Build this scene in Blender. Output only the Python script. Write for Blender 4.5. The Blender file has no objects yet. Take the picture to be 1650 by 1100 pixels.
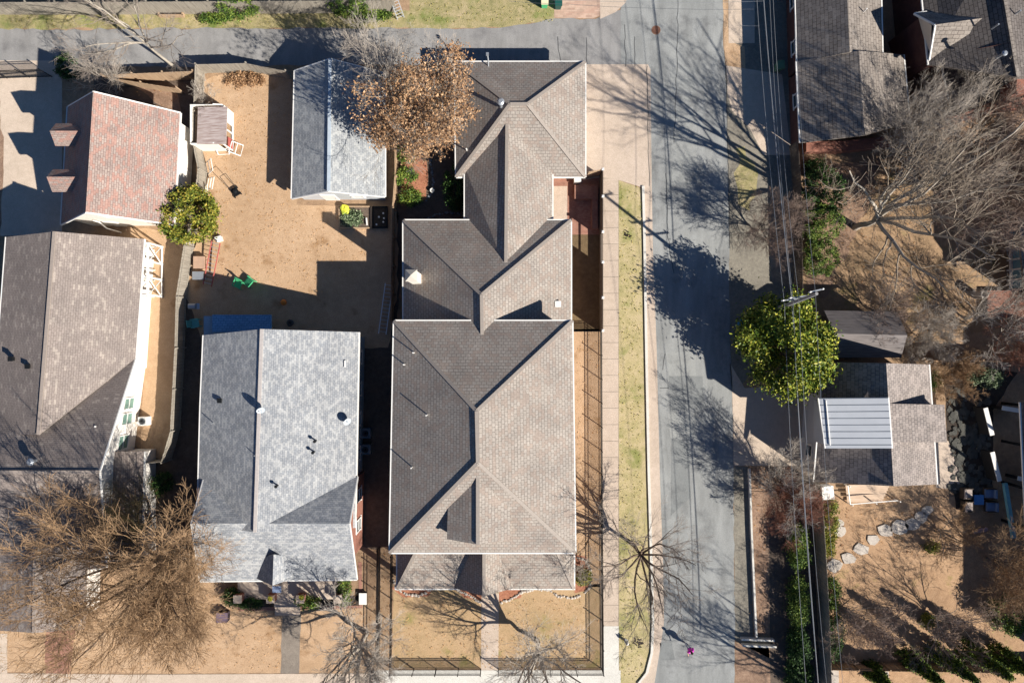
import bpy, math, random
import numpy as np
from mathutils import Vector, Matrix

# ---------------------------------------------------------------- camera, sky, sun
scene = bpy.context.scene
H = 60.0
S = 18.3333
cam = bpy.data.cameras.new('camera'); camo = bpy.data.objects.new('camera', cam)
scene.collection.objects.link(camo); scene.camera = camo
camo.location = (0, 0, H); camo.rotation_euler = (0, 0, 0)
cam.lens = 24; cam.sensor_width = 36; cam.clip_end = 1000
ELEV = math.radians(34.0)
SD = Vector((0.823, -0.568, 0)).normalized()
SUNV = Vector((SD.x*math.cos(ELEV), SD.y*math.cos(ELEV), math.sin(ELEV)))
w = bpy.data.worlds.new('World'); scene.world = w; w.use_nodes = True
nt = w.node_tree; nt.nodes.clear()
sky = nt.nodes.new('ShaderNodeTexSky'); sky.sky_type = 'NISHITA'; sky.sun_disc = False
sky.sun_elevation = ELEV; sky.sun_rotation = math.atan2(SD.x, SD.y)
bg = nt.nodes.new('ShaderNodeBackground'); bg.inputs[1].default_value = 0.038
wo = nt.nodes.new('ShaderNodeOutputWorld')
tint = nt.nodes.new('ShaderNodeMix'); tint.data_type = 'RGBA'; tint.blend_type = 'MULTIPLY'; tint.inputs[0].default_value = 1
tint.inputs[7].default_value = (.42, .74, 1.15, 1)       # deep clear winter sky
nt.links.new(sky.outputs[0], tint.inputs[6]); nt.links.new(tint.outputs[2], bg.inputs[0]); nt.links.new(bg.outputs[0], wo.inputs[0])
sun = bpy.data.lights.new('sun', 'SUN'); sun.energy = 5.0; sun.angle = math.radians(0.5); sun.color = (1.0, 0.945, 0.87)
suno = bpy.data.objects.new('sun', sun); scene.collection.objects.link(suno)
suno.rotation_euler = SUNV.to_track_quat('Z', 'Y').to_euler(); suno.location = (60, -40, 60)
scene.view_settings.view_transform = 'Standard'; scene.view_settings.look = 'None'
scene.view_settings.exposure = 0.82; scene.view_settings.gamma = 1.0; scene.view_settings.use_curve_mapping = False

# ---------------------------------------------------------------- helpers
def P(px, py, z=0.0):
    """photo pixel (1650x1100) of a point whose height above ground is z -> world metres"""
    k = 1 - z/H
    return Vector(((px-825)/S*k, (550-py)/S*k, z))
def C(h):
    h = h.lstrip('#'); v = [int(h[i:i+2], 16)/255 for i in (0, 2, 4)]
    return tuple((c/12.92 if c <= .04045 else ((c+.055)/1.055)**2.4) for c in v) + (1,)
COL = scene.collection
def tag(o, label=None, cat=None, group=None, kind=None):
    if label: o['label'] = label
    if cat: o['category'] = cat
    if group: o['group'] = group
    if kind: o['kind'] = kind
    return o
def thing(name, label, cat, loc=(0, 0, 0), rz=0, group=None):
    o = bpy.data.objects.new(name, None); COL.objects.link(o); o.empty_display_size = .3
    o.location = loc; o.rotation_euler = (0, 0, rz)
    return tag(o, label, cat, group)
ORG = {}
def set_uv(me):
    nl = len(me.loops)
    if nl == 0: return
    uv = me.uv_layers.new(name='UVMap')
    co = np.empty(len(me.vertices)*3, 'f'); me.vertices.foreach_get('co', co); co = co.reshape(-1, 3)
    vi = np.empty(nl, 'i'); me.loops.foreach_get('vertex_index', vi)
    nn = np.empty(len(me.polygons)*3, 'f'); me.polygons.foreach_get('normal', nn); nn = nn.reshape(-1, 3)
    lt = np.empty(len(me.polygons), 'i'); me.polygons.foreach_get('loop_total', lt)
    n = np.repeat(nn, lt, axis=0)
    u = np.stack([-n[:, 1], n[:, 0], np.zeros(nl)], 1)
    ln = np.linalg.norm(u, axis=1); flat = ln < 1e-3
    u[flat] = (1, 0, 0); ln[flat] = 1; u /= ln[:, None]
    v = np.cross(n, u); p = co[vi]
    uvs = np.stack([(p*u).sum(1), (p*v).sum(1)], 1).astype('f')
    uv.data.foreach_set('uv', uvs.ravel())
class MB:
    def __init__(s): s.v = []; s.f = []
    def poly(s, pts, rev=False):
        b = len(s.v); s.v += [tuple(p) for p in pts]
        idx = list(range(b, b+len(pts)))
        s.f.append(idx[::-1] if rev else idx)
    def box(s, c, size, rz=0, rx=0, ry=0):
        sx, sy, sz = [a/2 for a in size]
        M = Matrix.Rotation(rz, 3, 'Z') @ Matrix.Rotation(ry, 3, 'Y') @ Matrix.Rotation(rx, 3, 'X')
        b = len(s.v); c = Vector(c)
        for x, y, z in ((-1,-1,-1),(1,-1,-1),(1,1,-1),(-1,1,-1),(-1,-1,1),(1,-1,1),(1,1,1),(-1,1,1)):
            s.v.append(tuple(c + M @ Vector((x*sx, y*sy, z*sz))))
        for q in ((0,3,2,1),(4,5,6,7),(0,1,5,4),(1,2,6,5),(2,3,7,6),(3,0,4,7)): s.f.append([b+i for i in q])
        return s
    def bar(s, p, q, wd, ht, up=(0, 0, 1)):
        p = Vector(p); q = Vector(q); d = q-p; L = d.length
        if L < 1e-4: return s
        d /= L; u = Vector(up); x = d.cross(u)
        if x.length < 1e-3: x = d.cross(Vector((0, 1, 0)))
        x.normalize(); y = x.cross(d); b = len(s.v)
        for o in (p, q):
            for a, c in ((-1,-1),(1,-1),(1,1),(-1,1)): s.v.append(tuple(o + x*a*wd/2 + y*c*ht/2))
        for f in ((0,1,2,3),(7,6,5,4),(0,4,5,1),(1,5,6,2),(2,6,7,3),(3,7,4,0)): s.f.append([b+i for i in f])
        return s
    def tube(s, p, q, r0, r1=None, n=8, cap=True):
        if r1 is None: r1 = r0
        p = Vector(p); q = Vector(q); d = (q-p).normalized()
        x = d.orthogonal().normalized(); y = d.cross(x); b = len(s.v)
        for o, r in ((p, r0), (q, r1)):
            for i in range(n):
                a = 2*math.pi*i/n; s.v.append(tuple(o + (x*math.cos(a)+y*math.sin(a))*r))
        for i in range(n):
            j = (i+1) % n; s.f.append([b+i, b+j, b+n+j, b+n+i])
        if cap: s.f.append([b+n-1-i for i in range(n)]); s.f.append([b+n+i for i in range(n)])
        return s
    def path(s, pts, r, n=6):
        for a, b in zip(pts[:-1], pts[1:]): s.tube(a, b, r, r, n)
        return s
    def lathe(s, prof, c=(0, 0, 0), n=16):
        b = len(s.v); c = Vector(c)
        for r, z in prof:
            for i in range(n):
                a = 2*math.pi*i/n; s.v.append((c.x+r*math.cos(a), c.y+r*math.sin(a), c.z+z))
        for k in range(len(prof)-1):
            for i in range(n):
                j = (i+1) % n; s.f.append([b+k*n+i, b+k*n+j, b+(k+1)*n+j, b+(k+1)*n+i])
        s.f.append([b+n-1-i for i in range(n)]); s.f.append([b+(len(prof)-1)*n+i for i in range(n)])
        return s
    def prism(s, pts, z0, z1):
        n = len(pts); a = sum(pts[i][0]*pts[(i+1)%n][1]-pts[(i+1)%n][0]*pts[i][1] for i in range(n))
        if a < 0: pts = pts[::-1]
        b = len(s.v)
        for z in (z0, z1):
            for p in pts: s.v.append((p[0], p[1], z))
        for i in range(n):
            j = (i+1) % n; s.f.append([b+i, b+j, b+n+j, b+n+i])
        s.f.append([b+n-1-i for i in range(n)]); s.f.append([b+n+i for i in range(n)])
        return s
    def blob(s, c, r, seed=0, amp=.2, n=10, m=6):
        rg = random.Random(seed); b = len(s.v)
        for k in range(m+1):
            t = math.pi*k/m
            for i in range(n):
                a = 2*math.pi*i/n; q = 1+amp*(rg.random()-.5)
                s.v.append((c[0]+r[0]*q*math.sin(t)*math.cos(a), c[1]+r[1]*q*math.sin(t)*math.sin(a), c[2]-r[2]*q*math.cos(t)))
        for k in range(m):
            for i in range(n):
                j = (i+1) % n; s.f.append([b+k*n+i, b+k*n+j, b+(k+1)*n+j, b+(k+1)*n+i])
        return s
    def build(s, name, mat, parent=None, label=None, smooth=False, world=True):
        """world=True: vertices are world coordinates, shifted to the parent's frame"""
        off = Vector((0, 0, 0)); q = parent
        rot = 0
        if world:
            chain = []
            while q is not None:
                off += q.location; q = q.parent
        v = [(a-off.x, b-off.y, c-off.z) for a, b, c in s.v]
        me = bpy.data.meshes.new(name); me.from_pydata(v, [], s.f); me.update(); set_uv(me)
        if smooth: me.polygons.foreach_set('use_smooth', [True]*len(me.polygons))
        if mat: me.materials.append(mat)
        o = bpy.data.objects.new(name, me); COL.objects.link(o)
        if parent: o.parent = parent
        if label: o['label'] = label
        return o
def npmesh(name, V, F, mat, parent=None, smooth=False):
    me = bpy.data.meshes.new(name); me.from_pydata(V, [], F); me.update()
    if smooth: me.polygons.foreach_set('use_smooth', [True]*len(me.polygons))
    me.materials.append(mat)
    o = bpy.data.objects.new(name, me); COL.objects.link(o)
    if parent: o.parent = parent
    return o
def copy_tree(o, parent=None):
    c = o.copy(); COL.objects.link(c); c.parent = parent
    for ch in list(o.children): copy_tree(ch, c)
    return c

# ---------------------------------------------------------------- materials
def newmat(name, rough=.85):
    m = bpy.data.materials.new(name); m.use_nodes = True
    b = m.node_tree.nodes['Principled BSDF']; b.inputs['Roughness'].default_value = rough
    b.inputs['Specular IOR Level'].default_value = .25
    return m, m.node_tree, b
def node(nt, t, **kw):
    n = nt.nodes.new(t)
    for k, v in kw.items(): setattr(n, k, v)
    return n
def ramp(nt, stops):
    r = node(nt, 'ShaderNodeValToRGB'); e = r.color_ramp.elements
    e[0].position, e[0].color = stops[0][0], stops[0][1]; e[1].position, e[1].color = stops[-1][0], stops[-1][1]
    for p, c in stops[1:-1]:
        x = e.new(p); x.color = c
    return r
def noise(nt, src, scale, detail=4, rough=.6):
    n = node(nt, 'ShaderNodeTexNoise'); n.inputs['Scale'].default_value = scale
    n.inputs['Detail'].default_value = detail; n.inputs['Roughness'].default_value = rough
    nt.links.new(src, n.inputs['Vector']); return n.outputs['Fac']
def mixc(nt, fac, a, b, mode='MIX'):
    m = node(nt, 'ShaderNodeMix', data_type='RGBA', blend_type=mode)
    for i, v in ((0, fac), (6, a), (7, b)):
        if hasattr(v, 'is_output'): nt.links.new(v, m.inputs[i])
        elif i == 0: m.inputs[0].default_value = v
        else: m.inputs[i].default_value = v
    return m.outputs[2]
def bump(nt, b, h, st, dist=.05):
    n = node(nt, 'ShaderNodeBump'); n.inputs['Strength'].default_value = st; n.inputs['Distance'].default_value = dist
    nt.links.new(h, n.inputs['Height']); nt.links.new(n.outputs[0], b.inputs['Normal'])
def posn(nt): return node(nt, 'ShaderNodeNewGeometry').outputs['Position']
def M_plain(name, col, var=.15, scale=3, rough=.7, metal=0, bmp=0):
    m, nt, b = newmat(name, rough); c = C(col) if isinstance(col, str) else col
    n = noise(nt, posn(nt), scale, 5)
    lo = tuple(x*(1-var) for x in c[:3])+(1,); hi = tuple(min(1, x*(1+var)) for x in c[:3])+(1,)
    r = ramp(nt, [(.3, lo), (.7, hi)]); nt.links.new(n, r.inputs[0]); nt.links.new(r.outputs[0], b.inputs['Base Color'])
    b.inputs['Metallic'].default_value = metal
    if bmp: bump(nt, b, noise(nt, posn(nt), scale*6, 3), bmp, .02)
    return m
def M_shingle(name, c1, c2, mortar, row=.27, bw=.62, fleck=None, stain=None, fl=.68):
    m, nt, b = newmat(name, .9)
    uv = node(nt, 'ShaderNodeUVMap').outputs[0]
    br = node(nt, 'ShaderNodeTexBrick'); br.offset = .5
    nt.links.new(uv, br.inputs['Vector'])
    br.inputs['Scale'].default_value = 1; br.inputs['Brick Width'].default_value = bw; br.inputs['Row Height'].default_value = row
    br.inputs['Mortar Size'].default_value = .022; br.inputs['Mortar Smooth'].default_value = .3; br.inputs['Bias'].default_value = 0
    br.inputs['Color1'].default_value = C(c1); br.inputs['Color2'].default_value = C(c2); br.inputs['Mortar'].default_value = C(mortar)
    col = br.outputs['Color']
    # a second brick lattice of the same pitch gives random single tabs another tone
    mp = node(nt, 'ShaderNodeMapping'); nt.links.new(uv, mp.inputs[0]); mp.inputs['Location'].default_value = (31*bw, 0, 0)
    if fleck:
        b2 = node(nt, 'ShaderNodeTexBrick'); b2.offset = .5; nt.links.new(mp.outputs[0], b2.inputs['Vector'])
        for k, v in (('Scale', 1), ('Brick Width', bw), ('Row Height', row), ('Mortar Size', 0)): b2.inputs[k].default_value = v
        b2.inputs['Color1'].default_value = (0, 0, 0, 1); b2.inputs['Color2'].default_value = (1, 1, 1, 1)
        r = ramp(nt, [(fl, (0, 0, 0, 1)), (fl+.08, (1, 1, 1, 1))]); nt.links.new(b2.outputs['Color'], r.inputs[0])
        col = mixc(nt, r.outputs[0], col, mixc(nt, .62, col, C(fleck)))
    n = noise(nt, posn(nt), .55, 4, .65); r2 = ramp(nt, [(.3, (.76, .76, .77, 1)), (.72, (1.06, 1.05, 1.04, 1))]); nt.links.new(n, r2.inputs[0])
    col = mixc(nt, 1.0, col, r2.outputs[0], 'MULTIPLY')
    n3 = noise(nt, posn(nt), 9, 3, .7); r3 = ramp(nt, [(.35, (.82, .82, .82, 1)), (.65, (1.12, 1.12, 1.12, 1))]); nt.links.new(n3, r3.inputs[0])
    col = mixc(nt, 1.0, col, r3.outputs[0], 'MULTIPLY')
    nt.links.new(col, b.inputs['Base Color'])
    bump(nt, b, br.outputs['Fac'], -.35, .03)
    return m
def calm(h, s=.74, v=1.06):
    r = C(h)[:3]; g = .3*r[0]+.6*r[1]+.1*r[2]
    r = [min(1, (g+(x-g)*s)*v)**(1/2.2) for x in r]; return '#%02x%02x%02x' % tuple(int(x*255) for x in r)
def M_ground(name, cols, s1=.25, s2=2.5, s3=14, bmp=.6, mixf=.5, extra=None):
    """cols: dark, mid, light; three octaves of patches"""
    m, nt, b = newmat(name, .95); p = posn(nt)
    cols = [calm(x) for x in cols]
    a = ramp(nt, [(.32, C(cols[0])), (.5, C(cols[1])), (.68, C(cols[2]))]); nt.links.new(noise(nt, p, s1, 5, .65), a.inputs[0])
    c = ramp(nt, [(.3, C(cols[0])), (.5, C(cols[1])), (.66, C(cols[2]))]); nt.links.new(noise(nt, p, s2, 6, .7), c.inputs[0])
    col = mixc(nt, mixf, a.outputs[0], c.outputs[0])
    f = ramp(nt, [(.3, (.66, .64, .6, 1)), (.7, (1.22, 1.2, 1.18, 1))]); nt.links.new(noise(nt, p, s3, 4, .75), f.inputs[0])
    col = mixc(nt, 1.0, col, f.outputs[0], 'MULTIPLY')
    if extra:
        e = ramp(nt, [(extra[1], (0, 0, 0, 1)), (extra[1]+.12, (1, 1, 1, 1))]); nt.links.new(noise(nt, p, extra[2], 4, .6), e.inputs[0])
        col = mixc(nt, e.outputs[0], col, mixc(nt, .7, col, C(extra[0])))
    nt.links.new(col, b.inputs['Base Color'])
    bump(nt, b, noise(nt, p, s3*1.0, 4, .8), bmp, .05)
    return m
def M_brick(name, c1, c2, mortar, bw=.22, row=.075):
    m, nt, b = newmat(name, .9); br = node(nt, 'ShaderNodeTexBrick')
    nt.links.new(node(nt, 'ShaderNodeUVMap').outputs[0], br.inputs['Vector'])
    for k, v in (('Scale', 1), ('Brick Width', bw), ('Row Height', row), ('Mortar Size', .008)): br.inputs[k].default_value = v
    br.inputs['Color1'].default_value = C(c1); br.inputs['Color2'].default_value = C(c2); br.inputs['Mortar'].default_value = C(mortar)
    r2 = ramp(nt, [(.3, (.8, .8, .8, 1)), (.7, (1.15, 1.1, 1.1, 1))]); nt.links.new(noise(nt, posn(nt), 1.5, 5), r2.inputs[0])
    nt.links.new(mixc(nt, 1.0, br.outputs['Color'], r2.outputs[0], 'MULTIPLY'), b.inputs['Base Color']); return m
def M_siding(name, col, row=.18, dark=.8):
    m, nt, b = newmat(name, .6)
    br = node(nt, 'ShaderNodeTexBrick'); nt.links.new(node(nt, 'ShaderNodeUVMap').outputs[0], br.inputs['Vector'])
    for k, v in (('Scale', 1), ('Brick Width', 40), ('Row Height', row), ('Mortar Size', .012)): br.inputs[k].default_value = v
    c = C(col); br.inputs['Color1'].default_value = c; br.inputs['Color2'].default_value = c
    br.inputs['Mortar'].default_value = tuple(x*dark for x in c[:3])+(1,)
    r2 = ramp(nt, [(.3, (.9, .9, .9, 1)), (.7, (1.03, 1.03, 1.03, 1))]); nt.links.new(noise(nt, posn(nt), 1.2, 5), r2.inputs[0])
    nt.links.new(mixc(nt, 1.0, br.outputs['Color'], r2.outputs[0], 'MULTIPLY'), b.inputs['Base Color']); return m
def M_leaf(name, stops, rough=.6, trans=0):
    m, nt, b = newmat(name, rough)
    g = node(nt, 'ShaderNodeNewGeometry')
    n = noise(nt, g.outputs['Position'], 1.1, 3)
    mm = node(nt, 'ShaderNodeMath', operation='MULTIPLY_ADD'); nt.links.new(n, mm.inputs[0]); mm.inputs[1].default_value = .9
    ad = node(nt, 'ShaderNodeMath', operation='MULTIPLY'); nt.links.new(g.outputs['Random Per Island'], ad.inputs[0]); ad.inputs[1].default_value = .62
    sb = node(nt, 'ShaderNodeMath', operation='SUBTRACT'); nt.links.new(ad.outputs[0], sb.inputs[0]); sb.inputs[1].default_value = .26
    nt.links.new(sb.outputs[0], mm.inputs[2])
    r = ramp(nt, [(i/(len(stops)-1)*.8+.1, C(c)) for i, c in enumerate(stops)]); nt.links.new(mm.outputs[0], r.inputs[0])
    nt.links.new(r.outputs[0], b.inputs['Base Color'])
    if trans:
        t = node(nt, 'ShaderNodeBsdfTranslucent'); nt.links.new(r.outputs[0], t.inputs[0])
        mx = node(nt, 'ShaderNodeMixShader'); mx.inputs[0].default_value = trans
        nt.links.new(b.outputs[0], mx.inputs[1]); nt.links.new(t.outputs[0], mx.inputs[2])
        nt.links.new(mx.outputs[0], nt.nodes['Material Output'].inputs[0])
    return m
def M_asphalt(name, c, patch=.12, crack=True):
    m, nt, b = newmat(name, .9); p = posn(nt); c = C(c)
    lo = tuple(x*(1-patch) for x in c[:3])+(1,); hi = tuple(x*(1+patch) for x in c[:3])+(1,)
    a = ramp(nt, [(.35, lo), (.65, hi)])
    mp = node(nt, 'ShaderNodeMapping'); nt.links.new(p, mp.inputs[0]); mp.inputs['Scale'].default_value = (1, .22, 1)
    nt.links.new(noise(nt, mp.outputs[0], .8, 5, .65), a.inputs[0])
    f = ramp(nt, [(.3, (.76, .76, .76, 1)), (.7, (1.2, 1.2, 1.2, 1))]); nt.links.new(noise(nt, p, 14, 4, .85), f.inputs[0])
    col = mixc(nt, 1.0, a.outputs[0], f.outputs[0], 'MULTIPLY')
    st = ramp(nt, [(.52, (1, 1, 1, 1)), (.68, (.7, .7, .71, 1))]); nt.links.new(noise(nt, p, .45, 6, .7), st.inputs[0])
    col = mixc(nt, 1.0, col, st.outputs[0], 'MULTIPLY')
    nt.links.new(col, b.inputs['Base Color']); bump(nt, b, noise(nt, p, 30, 3, .8), .25, .02); return m
def M_wood(name, c1, c2, sc=1.0, along='x'):
    m, nt, b = newmat(name, .85); p = posn(nt)
    mp = node(nt, 'ShaderNodeMapping'); nt.links.new(p, mp.inputs[0])
    mp.inputs['Scale'].default_value = (9*sc, 9*sc, .6*sc) if along == 'z' else ((.8*sc, 9*sc, 4) if along == 'x' else (9*sc, .8*sc, 4))
    r = ramp(nt, [(.3, C(c1)), (.7, C(c2))]); nt.links.new(noise(nt, mp.outputs[0], 1, 5, .6), r.inputs[0])
    nt.links.new(r.outputs[0], b.inputs['Base Color']); return m

R_MAIN = M_shingle('tan shingle', '#a39a90', '#9b9288', '#746c64', fleck='#96867a', row=.26, bw=.36, fl=.62)
R_CAP = M_plain('ridge cap', '#948a80', .1, 6)
R_BROWN = M_shingle('brown shingle', '#8f847d', '#887d76', '#766c65', fleck='#a79c91', row=.17, bw=.42, fl=.84)
R_CAPB = M_plain('brown ridge cap', '#94887e', .1, 6)
R_PINK = M_shingle('red brown shingle', '#a6968c', '#94827a', '#7a6860', fleck='#a67c6e', row=.17, bw=.36, fl=.6)
R_GREY = M_shingle('grey shingle', '#a0a1a1', '#919497', '#7b7f84', fleck='#b4b4b1', row=.17, bw=.3, fl=.6)
R_PALE = M_shingle('pale grey shingle', '#a8aaa9', '#9a9d9e', '#83878a', fleck='#b9bab6', row=.17, bw=.3, fl=.6)
R_TAUPE = M_shingle('taupe shingle', '#8f867d', '#857c73', '#504943', fleck='#9a9187', row=.3, bw=.5, fl=.7)
R_SLATE = M_shingle('slate shingle', '#958b84', '#897f78', '#565250', fleck='#a0958d', row=.3, bw=.34, fl=.66)
R_DARK = M_shingle('dark shingle', '#736c67', '#655e59', '#3b3633', row=.28, bw=.5)
R_METAL = M_plain('standing seam metal', '#aeb1b5', .04, 1.0, .5, .1)
R_DKMET = M_plain('dark seam', '#6a7078', .05, 2, .5, .4)
WHITE = M_plain('white trim', '#dedbd4', .05, 2, .5)
W_WHITE = M_siding('white siding', '#e3ddd3')
W_PALE = M_siding('pale grey siding', '#b9bcbe')
W_CREAM = M_siding('cream siding', '#d9cbb8')
W_BLUE = M_siding('blue grey siding', '#8fa3b0')
BRICK = M_brick('red brick', '#85503f', '#985f4c', '#8f7f74')
BRICKD = M_brick('dark brick', '#57342e', '#623d35', '#5b514b')
BRICKW = M_brick('brick paving', '#94685a', '#a27a68', '#86705f', .24, .12)
BRICKT = M_brick('tan brick', '#a8876c', '#b7987c', '#97877a')
PAVER = M_brick('pale pavers', '#c2a893', '#b0927f', '#a08c7c', .5, .16)
GLASS = M_plain('window glass', '#2c3a40', .2, 2, .12)
GLASSG = M_plain('green tinted glass', '#6d8a7e', .2, 2, .15)
CONC = M_ground('concrete', ('#b39e8a', '#bfaa95', '#cab6a2'), .3, 2, 25, .15)
CONCD = M_ground('driveway concrete', ('#b5a18b', '#c4af98', '#cfbba5'), .3, 2, 25, .15)
CONCW = M_ground('fresh pale concrete', ('#c2beb4', '#cdcac0', '#d6d3ca'), .3, 2, 25, .1)
CONCG = M_ground('weathered path', ('#6f6459', '#85796c', '#95897b'), .5, 3, 20, .3)
ASPH = M_asphalt('road asphalt', '#8d8e8b', .17)
ASPHA = M_asphalt('alley asphalt', '#8b8986', .14)
ASPHP = M_asphalt('patch asphalt', '#949591', .06)
ASPHQ = M_asphalt('dark patch asphalt', '#7f817f', .06)
DRY = M_ground('dry grass', ('#7d6044', '#a5825a', '#bb976c'), .22, 2.2, 15, .8)
LAWN = M_ground('dormant lawn', ('#a98558', '#bd9669', '#caa67c'), .16, 1.6, 15, .7, .45, ('#8a6845', .6, .5))
LAWNG = M_ground('mixed lawn', ('#8f8a44', '#b5a566', '#c9b184'), .3, 1.3, 16, .8, .6, ('#6f7a34', .56, .35))
LAWNF = M_ground('front lawn', ('#9c8650', '#b8945f', '#c5a06f'), .2, 1.4, 16, .8, .5, ('#7a7a3c', .57, .3))
VERGE = M_ground('alley verge', ('#6d7034', '#a39656', '#bfa87a'), .35, 2.0, 15, 1.0, .6, ('#62792e', .55, .4))
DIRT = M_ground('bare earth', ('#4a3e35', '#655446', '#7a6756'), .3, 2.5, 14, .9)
MULCH = M_ground('bark mulch', ('#8a4c2c', '#b26a40', '#c98557'), .8, 5, 25, 1.0)
LITTER = M_ground('leaf litter', ('#6f5340', '#957356', '#b29070'), .9, 6, 22, 1.0)
GRAVEL = M_ground('grey gravel', ('#6d685c', '#857f70', '#98917f'), .5, 4, 25, .8)
SOIL = M_ground('dark soil', ('#2f2620', '#42362c', '#54463a'), .8, 4, 20, 1.0)
FLAG = M_ground('flagstone', ('#3f3f3b', '#504f49', '#66635a'), .6, 1.2, 12, .6)
STONE = M_ground('pale stone', ('#a3988b', '#bbb0a2', '#cdc2b4'), .8, 4, 18, .5)
WOODG = M_wood('weathered fence wood', '#7d756a', '#a29a8c', 1, 'z')
WOODT = M_wood('tan fence wood', '#957b62', '#b39a7e', 1, 'z')
WOODD = M_wood('dark fence wood', '#4e453d', '#6b6157', 1, 'z')
DECK = M_wood('deck boards', '#7c5648', '#977060', 1, 'x')
PLANK = M_wood('aged plank roof', '#8a746c', '#c2b6b0', 1.1, 'x')
BARK = M_wood('pale bark', '#8a8073', '#b3aa9c', 1, 'z')
BARKB = M_wood('brown bark', '#5d4f43', '#857464', 1, 'z')
TWIG = M_plain('brown twigs', '#8f7355', .3, 2)
TWIGP = M_plain('pink grey twigs', '#806e62', .25, 2)
TWIGR = M_plain('reddish twigs', '#7d5646', .3, 2)
TWIGG = M_plain('pale grey twigs', '#a0968a', .2, 2)
IRON = M_plain('black iron', '#16171a', .1, 3, .5)
STEEL = M_plain('galvanised steel', '#a3a7ab', .1, 3, .4, .5)
ALU = M_plain('aluminium', '#b9bec2', .06, 3, .35, .5)
REDM = M_plain('red fibreglass', '#a5564f', .1, 3)
GREENP = M_plain('green plastic', '#4faf78', .06, 3, .45)
TEALP = M_plain('teal plastic', '#5fa39c', .06, 3, .45)
BLUEP = M_plain('blue plastic', '#2f8fc4', .08, 3, .4)
DGREEN = M_plain('dark green plastic', '#1e4f48', .1, 3, .45)
GGREEN = M_plain('grey green plastic', '#6c8a6a', .1, 3, .5)
CREAM = M_plain('cream plastic', '#d9cda8', .06, 3, .5)
BLACK = M_plain('black plastic', '#17191b', .1, 3, .5)
ORANGE = M_plain('orange rubber', '#c9772f', .1, 3, .5)
BLUETILE = M_shingle('blue shed roof', '#6d9cc0', '#628fb4', '#50799b', row=.22, bw=.4)
TEALB = M_plain('teal painted wood', '#6fa5b0', .08, 3)
# ---------------------------------------------------------------- setting: ground sheets
rnd = random.Random(7)
def jit(pts, j, step=.7, seed=1):
    rg = random.Random(seed); out = []
    n = len(pts)
    for i in range(n):
        a = pts[i]; b = pts[(i+1) % n]; d = b-a; L = d.length; k = max(1, int(L/step)); nn = Vector((-d.y, d.x, 0))/max(L, 1e-6)
        for q in range(k): out.append(a + d*(q/k) + nn*((rg.random()-.5)*2*j if q else 0))
    return out
def patch(name, pxs, z, mat, j=0, seed=1, parent=None):
    pts = [P(x, y) for x, y in pxs]
    if j: pts = jit(pts, j, seed=seed)
    m = MB(); m.poly([(p.x, p.y, z) for p in pts])
    import bmesh
    o = m.build(name, mat)
    me = o.data; bm = bmesh.new(); bm.from_mesh(me); bmesh.ops.triangulate(bm, faces=bm.faces[:])
    for f in bm.faces:
        if f.normal.z < 0: f.normal_flip()
    bm.to_mesh(me); bm.free()
    o['kind'] = 'structure'; return o
g = MB(); g.poly([(-400, -400, 0), (400, -400, 0), (400, 400, 0), (-400, 400, 0)])
g.build('ground', DRY)['kind'] = 'structure'
Z1, Z2, Z3, Z4 = .004, .008, .012, .016
# left to right
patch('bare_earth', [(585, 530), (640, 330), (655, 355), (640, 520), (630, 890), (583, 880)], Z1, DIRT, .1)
patch('bare_earth', [(296, 480), (345, 480), (345, 560), (330, 640), (326, 760), (300, 850), (240, 880), (235, 740), (285, 690)], Z1, DIRT, .1)
patch('lawn', [(318, 130), (400, 112), (470, 125), (478, 330), (630, 330), (642, 345), (640, 470), (625, 560), (330, 560), (300, 480), (318, 300), (312, 220)], Z2, LAWN, .12)
patch('lawn', [(205, 365), (318, 380), (300, 460), (292, 560), (285, 690), (268, 738), (225, 738), (238, 500)], Z2, LAWN, .1)
patch('lawn', [(-60, 1015), (130, 1010), (300, 900), (384, 970), (600, 970), (614, 880), (632, 880), (632, 1078), (600, 1083), (200, 1083), (-60, 1083)], Z2, LAWN, .1)
patch('brick_path', [(73, 1010), (122, 1010), (112, 1090), (73, 1090)], Z3, BRICKW, .08)
patch('driveway', [(-60, 98), (84, 98), (100, 130), (100, 380), (-60, 380)], .0105, CONCD)
patch('verge', [(-2, 150), (-60, 150), (-60, 400), (-2, 400), (6, 250)], Z3, LITTER, .15)
patch('bare_earth', [(150, 122), (318, 117), (318, 320), (285, 320), (210, 175), (150, 150)], Z1, DIRT, .1)
patch('leaf_bed', [(214, 140), (284, 138), (292, 180), (262, 172)], Z3, LITTER, .15)
patch('alley', [(-3500, 46), (40, 48), (200, 47), (360, 46), (560, 46), (720, 46), (820, 43), (868, 36), (895, 30), (960, 31), (970, 26), (1005, 15), (1010, 108), (880, 108), (700, 103), (480, 106), (330, 108), (-3500, 108)], Z2, ASPHA, .12)
patch('verge', [(-400, 18), (660, 18), (660, -6), (895, -6), (895, 31), (868, 37), (820, 44), (720, 47), (400, 47), (-400, 48)], Z1, VERGE, .15)
patch('brick_driveway', [(893, -60), (970, -60), (966, 26), (955, 30), (893, 29)], Z3, PAVER)
patch('driveway_apron', [(966, -60), (1040, -60), (1015, -15), (1008, 5), (992, 20), (967, 31)], Z4, CONC)
patch('road', [(1005, -2500), (1163, -2500), (1165, 60), (1170, 150), (1174, 330), (1176, 560), (1180, 620), (1182, 760), (1184, 1020), (1184, 3500), (1025, 3500), (1038, 1105), (1052, 1040), (1055, 980), (1053, 820), (1048, 600), (1045, 300), (1035, 110), (1000, 107), (1000, 16)], Z3, ASPH, .05)
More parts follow.
